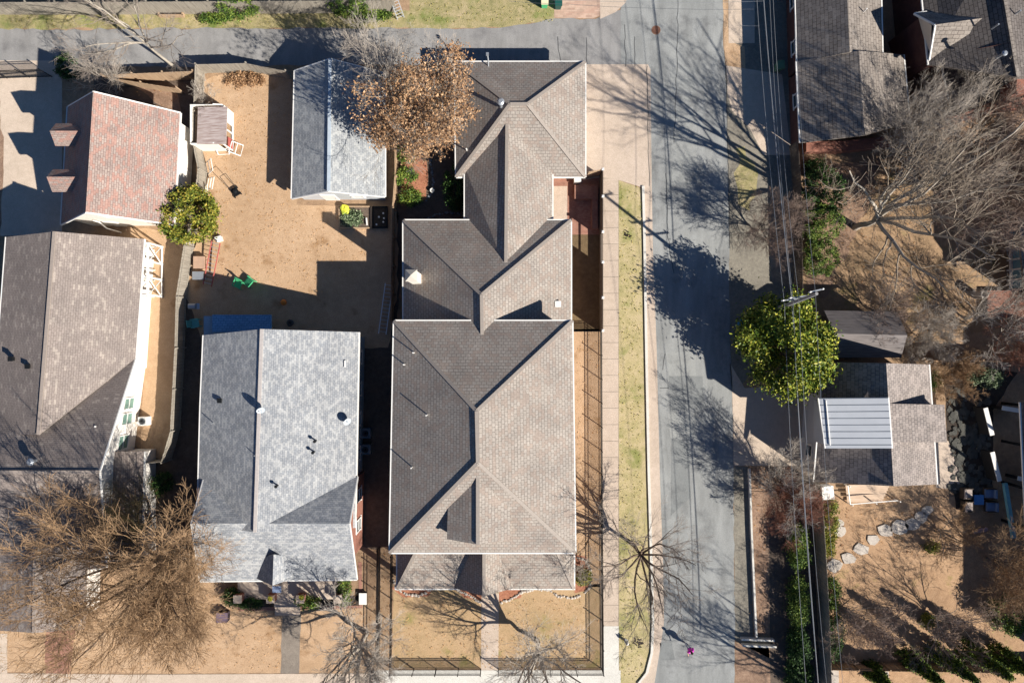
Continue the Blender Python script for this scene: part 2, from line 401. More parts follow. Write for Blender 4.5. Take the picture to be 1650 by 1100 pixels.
for i, (q, mt) in enumerate([([(1072, 567), (1121, 567), (1121, 605), (1078, 605)], ASPHP), ([(1078, 606), (1132, 606), (1135, 657), (1080, 660)], ASPHQ),
      ([(1076, 666), (1136, 664), (1137, 707), (1080, 706)], ASPHP), ([(1082, 708), (1110, 708), (1113, 800), (1081, 830)], ASPHQ),
      ([(1063, 1035), (1082, 1033), (1088, 1062), (1064, 1063)], ASPHQ), ([(1080, 108), (1120, 109), (1124, 300), (1082, 300)], ASPHP)]):
    patch('road_patch', q, .016+.0005*i, mt, .03, i)
# cracks sealed with tar, drawn as narrow strips on the road
def strip(name, pxs, wd, z, mat, seed=0):
    m = MB(); rg = random.Random(seed); pts = []
    for (a, b) in zip(pxs[:-1], pxs[1:]):
        A, B = P(*a), P(*b); n = max(1, int((B-A).length/.5))
        for i in range(n): pts.append(A.lerp(B, i/n)+Vector(((rg.random()-.5)*.12, (rg.random()-.5)*.12, 0)))
    pts.append(P(*pxs[-1]))
    for i in range(len(pts)-1):
        d = (pts[i+1]-pts[i]).normalized(); nn = Vector((-d.y, d.x, 0))*wd/2
        a, b, c, e = pts[i]-nn, pts[i+1]-nn, pts[i+1]+nn, pts[i]+nn
        m.poly([(v.x, v.y, z) for v in (a, b, c, e)])
    o = m.build(name, mat); o['kind'] = 'structure'; return o
TAR = M_plain('tar seam', '#4c4d4d', .1)
for i, q in enumerate([[(1022, 60), (1023, 108)], [(1073, 280), (1076, 380), (1086, 440)], [(1042, 108), (1046, 300)], [(1007, 40), (1008, 108)], [(1064, 624), (1078, 625)], [(1092, 0), (1091, 100), (1086, 230)],
                       [(898, 60), (902, 90), (905, 108)], [(945, 60), (946, 104)], [(1170, 100), (1176, 400)], [(1072, 569), (1068, 596)]]):
    strip('road_seam', q, .05, .021, TAR, i)
patch('driveway_slab', [(940, 104), (1044, 104), (1048, 112), (1050, 292), (1040, 304), (996, 290), (967, 286), (940, 290)], .015, CONC)
patch('grass_strip', [(996, 290), (1034, 304), (1039, 600), (1045, 850), (1050, 1020), (1046, 1070), (1034, 1100), (1034, 1300), (998, 1300), (997, 700)], Z2, LAWNG, .02)
m = MB()
for i in range(52):
    y0 = 288+i*26.4; m.poly([(P(x, y).x, P(x, y).y, .02) for x, y in ((968.5+.002*y0, y0+25.7), (996.5, y0+25.7), (996.5, y0), (968.5+.002*y0, y0))])
o = m.build('sidewalk', CONC); o['kind'] = 'structure'
patch('sidewalk_joint_bed', [(968, 286), (997, 286), (997, 1300), (968, 1300)], Z3, CONCG)
patch('fresh_sidewalk', [(970, 1008), (997, 1008), (998, 1300), (970, 1300)], .026, CONCW)
# curb and gutter
cl = [(1034, 300), (1036, 380), (1039, 560), (1043, 760), (1047, 900), (1050, 1000), (1048, 1050), (1040, 1082), (1026, 1100)]
cg = [(1050, 292), (1052, 400), (1058, 560), (1063, 760), (1068, 900), (1070, 1000), (1066, 1030), (1061, 1060), (1053, 1110)]
m = MB(); m2 = MB()
for i in range(len(cl)-1):
    a, b = P(*cl[i]), P(*cl[i+1]); c, d = P(*cg[i]), P(*cg[i+1])
    m.prism([(a.x, a.y), (b.x, b.y), (b.x+.22, b.y), (a.x+.22, a.y)], 0, .13)
    m2.poly([(v.x, v.y, .018) for v in (a, b, d, c)])
m.build('curb', CONCW)['kind'] = 'structure'; m2.build('gutter_pan', CONC)['kind'] = 'structure'
patch('front_path', [(776, 955), (804, 955), (803, 1080), (775, 1080)], Z4, CONC)
patch('front_lawn', [(634, 950), (966, 940), (968, 1076), (632, 1076)], Z3, LAWNF, .05)
patch('side_lawn', [(924, 530), (967, 530), (968, 945), (920, 945)], Z3, LAWN, .02)
patch('fresh_sidewalk', [(600, 1079), (1000, 1079), (1000, 1106), (600, 1106)], .024, CONCW)
patch('sidewalk', [(-60, 1084), (72, 1084), (200, 1086), (598, 1084), (598, 1106), (-60, 1106)], .022, CONCD)
patch('front_street', [(-3500, 1130), (1030, 1130), (1030, 1300), (-3500, 1300)], Z1, ASPH)
patch('path', [(455, 985), (485, 985), (482, 1084), (452, 1084)], Z4, CONCG, .05)
patch('side_path', [(0, 1020), (12, 1020), (12, 1084), (0, 1084)], Z4, CONCD)
patch('brick_patio', [(884, 280), (970, 280), (970, 378), (884, 378)], Z3, BRICKW)
patch('sunlit_patio', [(889, 300), (914, 300), (914, 356), (889, 356)], Z4, CONC)  # sunlit area of the brick patio inside the fence shadow, painted as paler ground
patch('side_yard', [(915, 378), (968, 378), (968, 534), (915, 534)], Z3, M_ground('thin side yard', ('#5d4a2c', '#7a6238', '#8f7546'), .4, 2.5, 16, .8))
patch('courtyard', [(640, 235), (750, 235), (750, 360), (640, 360)], Z2, DIRT, .05)
patch('mulch_bed', [(646, 243), (684, 243), (690, 290), (686, 322), (648, 322)], Z3, MULCH, .1)
patch('mulch_bed', [(926, 893), (945, 896), (954, 925), (948, 950), (926, 955)], Z4, MULCH, .1)
patch('mulch_bed', [(630, 945), (700, 945), (690, 960), (650, 962)], Z4, MULCH, .1)
patch('mulch_bed', [(730, 945), (776, 945), (776, 966), (748, 962)], Z4, MULCH, .1)
patch('mulch_bed', [(804, 945), (840, 945), (840, 962), (804, 968)], Z4, MULCH, .1)
patch('flower_bed', [(384, 958), (580, 958), (580, 978), (384, 984)], Z3, SOIL, .06)
patch('brick_edging', [(384, 978), (582, 975), (582, 979), (384, 984)], .018, BRICKW)
patch('brick_edging', [(577, 905), (583, 905), (584, 979), (579, 979)], .0185, BRICKW)
# right of the road
patch('right_verge', [(1163, -200), (1290, -200), (1282, 240), (1290, 470), (1184, 640), (1176, 560), (1172, 330), (1168, 150)], Z1, GRAVEL, .05)
patch('verge', [(1164, -20), (1173, -20), (1174, 66), (1200, 76), (1201, 116), (1168, 106)], Z2, LAWN, .03)
patch('driveway', [(1173, -200), (1216, -200), (1216, 70), (1174, 70)], Z3, CONCD)
patch('driveway', [(1170, 106), (1260, 120), (1275, 250), (1230, 250), (1207, 205), (1180, 180), (1172, 150)], Z3, CONCD)
patch('green_verge', [(1184, 240), (1200, 236), (1214, 262), (1219, 300), (1208, 340), (1190, 330)], Z3, VERGE, .4)
patch('driveway', [(1176, 585), (1200, 625), (1300, 620), (1300, 750), (1182, 750), (1180, 640)], Z3, CONCD)
patch('gravel_strip', [(1182, 750), (1206, 752), (1213, 1020), (1240, 1030), (1240, 1060), (1184, 1030)], Z2, GRAVEL, .04)
patch('raised_verge', [(1207, 752), (1238, 752), (1240, 1022), (1216, 1022)], Z3, LITTER, .05)
patch('verge', [(1184, 1036), (1240, 1036), (1242, 1200), (1184, 1200)], Z2, LITTER, .08)
patch('bare_earth', [(1238, 750), (1320, 750), (1328, 1200), (1242, 1200)], Z1, DIRT, .05)
patch('back_lawn', [(1300, 262), (1640, 262), (1640, 520), (1470, 560), (1295, 500)], Z2, M_ground('thin winter lawn', ('#6f5c3a', '#a58256', '#ba9367'), .35, 1.8, 15, .9, .5, ('#6b6a35', .58, .35)), .1)
patch('back_garden', [(1330, 800), (1650, 800), (1650, 1100), (1330, 1100)], Z2, M_ground('garden lawn', ('#8f6c44', '#b48a5c', '#c59c6d'), .25, 1.8, 15, .8, .5, ('#7f7a3c', .62, .4)), .1)
patch('stone_patio', [(1520, 585), (1640, 600), (1600, 660), (1600, 800), (1540, 820), (1525, 700)], Z3, SOIL, .08)
patch('patio_slab', [(1506, 712), (1528, 710), (1545, 760), (1550, 790), (1508, 785)], Z4, CONC, .03)
patch('leaf_bed', [(1300, 262), (1420, 262), (1400, 330), (1330, 480), (1298, 480)], Z3, LITTER, .2)

# ---------------------------------------------------------------- buildings
def pin(x, y, poly):
    c = False; n = len(poly); j = n-1
    for i in range(n):
        xi, yi, xj, yj = poly[i][0], poly[i][1], poly[j][0], poly[j][1]
        if (yi > y) != (yj > y) and x < (xj-xi)*(y-yi)/(yj-yi)+xi: c = not c
        j = i
    return c
def plane(poly):
    n = Vector((0, 0, 0)); c = Vector((0, 0, 0))
    for i, a in enumerate(poly):
        b = poly[(i+1) % len(poly)]; n += a.cross(b); c += a
    c /= len(poly)
    nn = Vector((0, 0, 0))
    for i, a in enumerate(poly):
        b = poly[(i+1) % len(poly)]; nn += (a-c).cross(b-c)
    return nn.normalized(), c
def roofz(polys, x, y, default):
    z = None
    for p in polys:
        if pin(x, y, p):
            n, c = plane(p)
            if abs(n.z) > 1e-3:
                q = c.z-(n.x*(x-c.x)+n.y*(y-c.y))/n.z; z = q if z is None else max(z, q)
    return default if z is None else z
def key(p): return (round(p.x, 2), round(p.y, 2), round(p.z, 2))
def roof(parent, faces, mat, cap=None, trim=None, thick=.2, rake=False, name='roof', gutter='eave_gutter', capw=.26):
    polys = [[P(*p) for p in f] for f in faces]
    fixed = []
    for p in polys:
        n, c = plane(p)
        fixed.append(p if n.z > 0 else p[::-1])
    polys = fixed; m = MB(); edges = {}
    for p in polys:
        m.poly(p); m.poly([v-Vector((0, 0, thick)) for v in p], rev=True)
        for i, a in enumerate(p):
            b = p[(i+1) % len(p)]; k = tuple(sorted((key(a), key(b)))); edges.setdefault(k, []).append((a, b))
    bound = [e[0] for e in edges.values() if len(e) == 1]; inner = [e[0] for e in edges.values() if len(e) > 1]
    for a, b in bound:
        d = Vector((0, 0, thick)); m.poly([a-d, b-d, b, a])
    o = m.build(name, mat, parent)
    if cap:
        for a, b in inner: MB().bar(a+Vector((0, 0, .02)), b+Vector((0, 0, .02)), capw, .09).build('ridge_cap', cap, o)
    if trim:
        for a, b in bound:
            d = b-a; hz = abs(d.z) < .25*Vector((d.x, d.y)).length*.4+.05
            if not hz and not rake: continue
            nn = Vector((d.y, -d.x, 0)).normalized()*(.05 if hz else .02)
            dz = Vector((0, 0, .07))
            MB().bar(a+nn-dz, b+nn-dz, .1, .13).build(gutter, trim, o)
    return o, polys
def inset(pts, d):
    n = len(pts); a = sum(pts[i][0]*pts[(i+1)%n][1]-pts[(i+1)%n][0]*pts[i][1] for i in range(n))
    if a < 0: pts = pts[::-1]
    out = []
    for i in range(n):
        p0, p1, p2 = [Vector((q[0], q[1])) for q in (pts[i-1], pts[i], pts[(i+1) % n])]
        d1 = (p1-p0).normalized(); d2 = (p2-p1).normalized()
        n1 = Vector((-d1.y, d1.x)); n2 = Vector((-d2.y, d2.x))
        b = (n1+n2); den = 1+n1.dot(n2)
        out.append(p1+b*(d/max(den, .3)))
    return out
def walls(parent, polys, outline, mat, d=.4, z0=0, dflt=3, name='wall'):
    pts = inset([P(*q) for q in outline], d); m = MB(); n = len(pts)
    for i in range(n):
        a, b = pts[i], pts[(i+1) % n]; L = (b-a).length; k = max(1, int(L/.5))
        for q in range(k):
            c = a.lerp(b, q/k); e = a.lerp(b, (q+1)/k)
            zc = roofz(polys, c.x, c.y, dflt)-.12; ze = roofz(polys, e.x, e.y, dflt)-.12
            m.poly([(c.x, c.y, z0), (e.x, e.y, z0), (e.x, e.y, max(ze, z0+.1)), (c.x, c.y, max(zc, z0+.1))])
    o = m.build(name, mat, parent); return o, pts
def window(parent, pts, i, t, z, wd, ht, frame=None, glass=None, name='window', bars=1):
    a, b = pts[i], pts[(i+1) % len(pts)]; d = (b-a).normalized(); nn = Vector((d.y, -d.x)); c = a.lerp(b, t)
    ang = math.atan2(d.y, d.x); f = MB()
    c3 = lambda u, v, o: (c.x+d.x*u+nn.x*o, c.y+d.y*u+nn.y*o, z+v)
    t_ = .1
    for u, v, sx, sz in ((0, ht/2, wd+.2, t_), (0, -ht/2, wd+.3, t_), (-wd/2, 0, t_, ht), (wd/2, 0, t_, ht)) + (((0, 0, wd, .05),) if bars else ()):
        f.box(c3(u, v, .03), (sx, .12, sz), ang)
    fo = f.build(name, frame or WHITE, parent)
    g_ = MB(); g_.box(c3(0, 0, .015), (wd, .04, ht), ang); g_.build('pane', glass or GLASS, fo)
    return fo
def door(parent, pts, i, t, wd=.95, ht=2.05, mat=None, z=0):
    a, b = pts[i], pts[(i+1) % len(pts)]; d = (b-a).normalized(); nn = Vector((d.y, -d.x)); c = a.lerp(b, t); ang = math.atan2(d.y, d.x)
    m = MB(); m.box((c.x+nn.x*.03, c.y+nn.y*.03, z+ht/2), (wd, .08, ht), ang); o = m.build('door', mat or WHITE, parent)
    h = MB(); h.box((c.x+nn.x*.09+d.x*(wd/2-.12), c.y+nn.y*.09+d.y*(wd/2-.12), z+1), (.04, .06, .12), ang); h.build('handle', STEEL, o); return o
def pipe(parent, px, py, z, h=.35, r=.05, mat=None, cap=False, name='vent_pipe'):
    p = P(px, py, z); m = MB(); m.tube(p-Vector((0, 0, .3)), p+Vector((0, 0, h)), r, r, 10)
    if cap: m.lathe([(r*1.2, h), (r*2.1, h+.02), (r*2.1, h+.12), (r*1.2, h+.22)], p, 12)
    return m.build(name, mat or STEEL, parent, smooth=False)
def boxvent(parent, px, py, z, mat=None, s=.3):
    p = P(px, py, z); m = MB(); m.box(p+Vector((0, 0, .02)), (s, s, .3)); m.box(p+Vector((0, 0, .18)), (s*1.25, s*1.25, .05)); return m.build('box_vent', mat or BLACK, parent)
def sat(parent, px, py, z, az=-60):
    p = P(px, py, z); m = MB(); m.tube(p-Vector((0, 0, .4)), p+Vector((0, 0, .45)), .03, .03, 8)
    d = Vector((math.cos(math.radians(az)), math.sin(math.radians(az)), .75)).normalized(); c = p+Vector((0, 0, .5))
    o = m.build('satellite_dish', STEEL, parent); q = MB(); x = d.orthogonal().normalized(); y = d.cross(x); n = 18; b = 0
    rings = [(0, -.07), (.14, -.055), (.27, -.02), (.34, .015)]
    for r, h in rings:
        for i in range(n): a = 2*math.pi*i/n; q.v.append(tuple(c+d*h+(x*math.cos(a)+y*math.sin(a))*r))
    for k in range(3):
        for i in range(n): j = (i+1) % n; q.f.append([k*n+i, k*n+j, (k+1)*n+j, (k+1)*n+i])
    q.build('reflector', M_plain('dish paint', '#a9b0b4', .05), o)
    l = MB(); l.tube(c-d*.05-Vector((0, 0, .1)), c+d*.4, .012, .012, 6); l.box(c+d*.42, (.08, .08, .08)); l.build('feed_arm', STEEL, o); return o

# ---- main house
mh = thing('corner_house', 'large tan shingled house with white gutters, hip roofs and stepped wings in the centre', 'house', P(780, 700))
mainF = [[(635,517,6.4),(922,517,6.4),(768,662,9.9)], [(922,517,6.4),(927,890,6.4),(770,745,9.9),(768,662,9.9)], [(927,890,6.4),(628,890,6.4),(770,745,9.9)], [(628,890,6.4),(635,517,6.4),(768,662,9.9),(770,745,9.9)]]
ro, mp_ = roof(mh, mainF, R_MAIN, R_CAP, WHITE)
wl, wp = walls(mh, mp_, [(635,517,6.4),(628,890,6.4),(927,890,6.4),(922,517,6.4)], BRICKT, .45)
for i in range(4):
    L = (wp[(i+1)%4]-wp[i]).length; k = int(L/3.2)
    for q in range(k):
        for z in ((1.6, 4.7) if i != 3 else (4.9,)):
            window(wl, wp, i, (q+.5)/k, z, 1.1, 1.4)
for x, y, z in ((667,568,7.4),(652,587,6.9),(688,668,8.0),(664,752,7.3)): pipe(ro, x, y, z, .55, .05, WHITE)
# dormer with its own ridge on the front slope
dF = [[(722,812,8.2),(720,868,8.2),(770,877,9.3),(770,764,9.3)], [(822,812,8.2),(770,764,9.3),(770,877,9.3),(822,868,8.2)]]
dr, dp = roof(mh, dF, R_MAIN, R_CAP, None, name='dormer_roof')
m = MB(); a, b, c = P(724,866,8.1), P(818,866,8.1), P(770,875,9.1)
m.poly([(a.x, a.y, 6.6), (b.x, b.y, 6.6), (b.x, b.y, 8.1), (c.x, a.y, 9.1), (a.x, a.y, 8.1)])
for q in (a, b): m.poly([(q.x, q.y, 6.6), (q.x, q.y, 8.1), (q.x, q.y+2.6, 8.1), (q.x, q.y+2.6, 6.6)])
m.build('dormer_wall', W_CREAM, mh)
# porch
pF = [[(640,948,3.2),(925,948,3.2),(890,872,4.9),(679,872,4.9)], [(640,948,3.2),(679,872,4.9),(640,864,3.2)], [(925,948,3.2),(925,864,3.2),(890,872,4.9)]]
pr, pp = roof(mh, pF, R_MAIN, R_CAP, WHITE, name='porch_roof')
gF = [[(732,947,3.25),(780,960,5.6),(780,875,5.6),(736,870,3.25)], [(828,947,3.25),(824,870,3.25),(780,875,5.6),(780,960,5.6)]]
gr_, gp = roof(mh, gF, R_MAIN, R_CAP, None, name='entry_gable_roof')
m = MB(); a, b = P(737,945,3.2), P(823,945,3.2); m.poly([(a.x, a.y+.25, 2.9), (b.x, b.y+.25, 2.9), (P(780,945,3).x, a.y+.25, 5.35)]); m.build('gable_wall', W_CREAM, mh)
for x in (644, 690, 737, 823, 870, 921):
    c = P(x, 943, 1.5); m = MB(); m.box((c.x, c.y+.35, 1.5), (.35, .35, 3)); m.box((c.x, c.y+.35, .35), (.5, .5, .7)); m.build('porch_column', WHITE, mh)
a, b = P(646, 935), P(918, 870); m = MB(); m.box(((a.x+b.x)/2, (a.y+b.y)/2+.4, .15), (b.x-a.x, b.y-a.y, .3)); m.build('porch_floor', CONC, mh)
# middle wing
midF = [[(650,355,3),(920,355,3),(776,475,6.9)], [(650,355,3),(776,475,6.9),(777,546,6.9),(650,546,3)], [(920,355,3),(920,546,3),(777,546,6.9),(776,475,6.9)]]
mr, mpp = roof(mh, midF, R_MAIN, R_CAP, WHITE, name='wing_roof')
walls(mh, mpp, [(650,355,3),(650,535,3),(920,535,3),(920,355,3)], BRICKT, .45)
boxvent(mr, 899, 490, 3.6, WHITE, .4)
lkF = [[(749,270,2.7),(749,378,2.7),(815,434,5.25),(817,200,4.4)], [(890,270,2.7),(817,200,4.4),(815,434,5.25),(890,378,2.7)]]
lr, lp = roof(mh, lkF, R_MAIN, R_CAP, WHITE, name='link_roof')
walls(mh, lp, [(749,275,2.7),(749,372,2.7),(890,372,2.7),(890,275,2.7)], BRICKT, .45)
garF = [[(733,100,2.6),(943,100,2.6),(850,168,5.1),(822,168,5.1)], [(943,100,2.6),(943,285,2.6),(850,168,5.1)], [(943,285,2.6),(735,285,2.6),(822,168,5.1),(850,168,5.1)], [(735,285,2.6),(733,100,2.6),(822,168,5.1)]]
ga, gpp = roof(mh, garF, R_MAIN, R_CAP, WHITE, name='garage_roof')
gw, gwp = walls(mh, gpp, [(733,100,2.6),(735,285,2.6),(943,285,2.6),(943,100,2.6)], BRICKT, .45)
m = MB(); c = gwp[1].lerp(gwp[2], .5)
for i in range(4):
    e = (gwp[2] if abs(gwp[2].x-gwp[3].x) < .5 else gwp[2])
m = MB(); ex = max(p.x for p in gwp); ys = sorted(p.y for p in gwp)
for q in range(2):
    yc = ys[0]+(ys[-1]-ys[0])*(.3+.42*q); m.box((ex+.03, yc, 1.1), (.08, 2.6, 2.2))
m.build('garage_door', WHITE, mh)
pipe(ga, 807, 170, 5.1, .8, .14, STEEL, True, 'flue_pipe'); pipe(ga, 752, 242, 3.2, .4, .06, WHITE)
p = P(787, 101, 2.7); m = MB(); m.path([p+Vector((0, -.4, .1)), p+Vector((0, 0, .5)), p+Vector((-.05, .3, .9))], .06, 8); m.box(p+Vector((-.05, .3, .95)), (.22, .22, .2)); m.build('service_mast', STEEL, ga)
# chimney with a small hipped cap
a, b = P(652.6, 434, 7), P(672, 453.3, 7); cx, cy = (a.x+b.x)/2, (a.y+b.y)/2; hx, hy = (b.x-a.x)/2, (a.y-b.y)/2
m = MB(); m.box((cx, cy, 5.0), (2*hx-.16, 2*hy-.16, 3.8)); ch = m.build('chimney', M_plain('cream stucco', '#e6ddcf', .05), mr)
m = MB(); q = [(cx-hx, cy-hy, 6.9), (cx+hx, cy-hy, 6.9), (cx+hx, cy+hy, 6.9), (cx-hx, cy+hy, 6.9)]
for i in range(4): m.poly([q[i], q[(i+1) % 4], (cx, cy, 7.25)])
m.poly(q[::-1]); m.build('chimney_cap', M_plain('weathered cap', '#b5ada0', .08), ch)

# ---- grey house left of the main one
h2 = thing('grey_house', 'house with pale grey shingles and red brick side, between tan and brown roofed houses', 'house', P(440, 740))
nsF = [[(328,540,4),(323,655,4),(318,845,4),(411,857,6.3),(422,530,6.3)], [(578,535,4),(422,530,6.3),(411,857,6.3),(572,850,4)]]
r2, p2 = roof(h2, nsF, R_GREY, M_plain('grey cap', '#b0a8a2', .1, 5), WHITE, rake=False)
frF = [[(326,762,4),(575,762,4),(566,843,7.0),(303,843,7.0)], [(303,843,7.0),(566,843,7.0),(576,933,4),(322,935,4)]]
frF = [[(330,765,4),(576,768,4),(563,843,6.0),(308,843,6.0)], [(308,843,6.0),(563,843,6.0),(575,933,4),(322,936,4)]]
r3, p3 = roof(h2, frF, R_GREY, None, WHITE, rake=True, name='front_roof')
egF = [[(414,932,4.1),(439,943,5.6),(441,893,5.6),(414,900,4.1)], [(475,930,4.1),(468,896,4.1),(441,893,5.6),(439,943,5.6)]]
roof(h2, egF, R_GREY, None, None, name='entry_gable_roof')
w2, wp2 = walls(h2, p2, [(328,540,4),(323,780,4),(573,780,4),(578,535,4)], W_BLUE, .35)
w3, wp3 = walls(h2, p3, [(330,768,4),(322,905,4),(574,905,4),(576,768,4)], BRICK, .3, dflt=4)
def eidx(wp, side):
    best = None
    for i in range(len(wp)):
        a, b = wp[i], wp[(i+1) % len(wp)]; d = (b-a).normalized(); nn = Vector((d.y, -d.x)); c = (a+b)/2
        sc = nn.dot(Vector(side)); 
        if best is None or sc > best[0]+1e-6: best = (sc, i)
    return best[1]
E, W_, N_, S_ = (1, 0), (-1, 0), (0, 1), (0, -1)
for t in (.15, .4, .62, .85): window(w2, wp2, eidx(wp2, E), t, 1.9, 1.0, 1.5)
window(w3, wp3, eidx(wp3, E), .35, 2.1, 1.0, 1.7); window(w3, wp3, eidx(wp3, E), .75, 2.1, 1.0, 1.7)
window(w3, wp3, eidx(wp3, S_), .2, 2, 1.4, 1.5); window(w3, wp3, eidx(wp3, S_), .8, 2, 1.4, 1.5); door(w3, wp3, eidx(wp3, S_), .5)
m = MB(); a, b = P(386, 962), P(556, 925); m.box(((a.x+b.x)/2, (a.y+b.y)/2+.3, .2), (b.x-a.x, b.y-a.y+.6, .4)); m.build('porch_floor', CONC, h2)
m = MB(); a = P(455, 975); m.box((a.x+.5, a.y-.1, .1), (2.2, 1.4, .2)); m.box((a.x+.5, a.y+.4, .2), (2.2, .8, .38)); m.build('porch_steps', CONC, h2)
for x in (391, 443, 490, 549):
    c = P(x, 957); m = MB(); m.box((c.x, c.y, .55), (.62, .62, 1.1)); o = m.build('porch_pier', BRICK, h2); m = MB(); m.box((c.x, c.y, 1.13), (.7, .7, .08)); m.build('coping', CONC, o)
    m = MB(); q = P(x, 898); m.box((q.x, q.y, 1.9), (.25, .25, 3.8)); m.build('porch_column', WHITE, h2)
boxvent(r2, 355, 645, 4.75); pipe(r2, 344, 681, 4.5, .5, .04); pipe(r2, 412, 733, 6.2, .35, .04)
for x, y, z in ((509,710,5.1),(506,728,5.15),(447,782,5.95)): pipe(r2, x, y, z, .3, .06, BLACK, True)
sat(r2, 424, 660, 6.3, -60); sat(r2, 562, 678, 4.3, -40)
p = P(556, 586, 4.4); m = MB(); m.box(p, (.12, .55, .1)); m.build('roof_bracket', WHITE, r2)
# lean-to with blue roof behind it
roof(h2, [[(342,507,3.1),(437,507,3.1),(437,535,3.6),(342,535,3.6)]], BLUETILE, None, None, name='lean_to_roof')
m = MB(); a, b = P(346, 511), P(433, 545); m.box(((a.x+b.x)/2, (a.y+b.y)/2, 1.4), (b.x-a.x-.6, a.y-b.y, 2.8)); m.build('lean_to_wall', W_BLUE, h2)

# ---- grey garage at the alley
gg = thing('detached_garage', 'detached garage with pale grey gable roof beside the leafy oak and the alley', 'garage', P(545, 210))
ggF = [[(475,114,2.4),(470,320,2.4),(529.6,308,4.0),(532,95,4.0)], [(620,118,2.4),(532,95,4.0),(529.6,308,4.0),(620,317,2.4)]]
r4, p4 = roof(gg, ggF, R_PALE, M_plain('pale cap', '#aab4bc', .08), WHITE, rake=True)
w4, wp4 = walls(gg, p4, [(476,116,2.4),(471,318,2.4),(619,318,2.4),(619,120,2.4)], W_PALE, .3)
window(w4, wp4, eidx(wp4, S_), .7, 1.5, .95, .9); door(w4, wp4, eidx(wp4, S_), .35, 1.2, 2.1)
c = P(478, 323); m = MB(); m.box((c.x+.1, c.y+.3, 1.2), (.25, .3, .6)); m.build('wall_lamp', BLACK, gg)

# ---- left brown house
lb = thing('brown_house', 'large brown shingled house with white east wall and trellised porch at the left edge', 'house', P(60, 700))
lF = [[(10,382,4.7),(88,373,6.4),(62,700,6.4),(-14,700,4.7)], [(88,373,6.4),(232,385,2.6),(218,577,2.6),(62,700,6.4)]]
r5, p5 = roof(lb, lF, R_BROWN, R_CAPB, WHITE, rake=False)
l2 = [[(218,577,2.6),(-200,577,2.6),(-200,760,7.2),(160,760,7.2)], [(160,760,7.2),(-200,760,7.2),(-200,915,2.8),(172,915,2.8)]]
r6, p6 = roof(lb, l2, R_BROWN, R_CAPB, WHITE, rake=True, name='front_roof')
l3 = [[(57,800,4.5),(140,820,3),(136,1013,3),(55,1019,4.5)], [(57,800,4.5),(55,1019,4.5),(-40,1013,3),(-40,820,3)]]
r7, p7 = roof(lb, l3, R_BROWN, R_CAPB, None, name='wing_roof')
w5, wp5 = walls(lb, p5, [(14,386,3),(10,640,3),(216,600,2.6),(230,389,2.6)], W_WHITE, .35)
w6, wp6 = walls(lb, p6, [(-200,580,2.6),(-200,912,2.8),(170,912,2.8),(217,580,2.6)], W_WHITE, .4)
w7, wp7 = walls(lb, p7, [(-36,830,3),(-36,1006,3),(132,1006,3),(136,830,3)], W_WHITE, .35)
e6 = eidx(wp6, E)
for t, z, w_ in ((.72, 1.9, .95), (.80, 1.9, .95)): window(w6, wp6, e6, t, z, w_, 1.5, glass=GLASSG)
window(w6, wp6, e6, .52, 2.0, 1.2, 1.5, glass=GLASSG); window(w6, wp6, e6, .6, 2.0, 1.2, 1.5, glass=GLASSG)
roof(lb, [[(183,727,3.0),(232,727,2.7),(228,905,2.7),(178,905,3.0)]], R_BROWN, None, WHITE, name='bay_roof')
m = MB(); a, b = P(186, 731, 2.8), P(228, 900, 2.6); m.box(((a.x+b.x)/2, (a.y+b.y)/2, 1.25), (b.x-a.x-.3, a.y-b.y, 2.5)); m.build('bay_wall', W_WHITE, lb)
# trellis porch
tr = MB()
def PT(x, y, z): return P(x, y, z)
for y in (398, 435, 452, 478): tr.bar(P(232-(y-398)*.05, y, 2.4), P(246-(y-398)*.04, y, .1)+Vector((.3, 0, 0)), .08, .08)
ex = P(244, 400, 1.2).x+.35; ya, yb = P(0, 398).y, P(0, 480).y
for yy in (P(0,398).y, P(0,426).y, P(0,451).y, P(0,478).y): tr.box((ex, yy, 1.25), (.14, .14, 2.5))
tr.box((ex, (ya+yb)/2, 2.45), (.16, ya-yb, .16)); tr.box((ex, (ya+yb)/2, .12), (.12, ya-yb, .1))
for y0, y1 in ((398, 426), (451, 478)):
    a, b = P(0, y0).y, P(0, y1).y; tr.bar((ex, a, .2), (ex, b, 2.4), .07, .07, (1, 0, 0)); tr.bar((ex, b, .2), (ex, a, 2.4), .07, .07, (1, 0, 0))
for yy in (P(0,398).y, P(0,426).y, P(0,451).y, P(0,478).y): tr.box((ex-.4, yy, 2.45), (.9, .1, .12))
tr.build('porch_trellis', WHITE, lb)
boxvent(r5, 19, 578, 5.6); boxvent(r5, 46, 590, 5.95)
pipe(r6, 158, 686, 5.1, .4, .08, WHITE); pipe(r6, 46, 695, 5.3, .35, .08, WHITE); pipe(r6, 60, 741, 6.6, .7, .14, STEEL, True, 'flue_pipe')

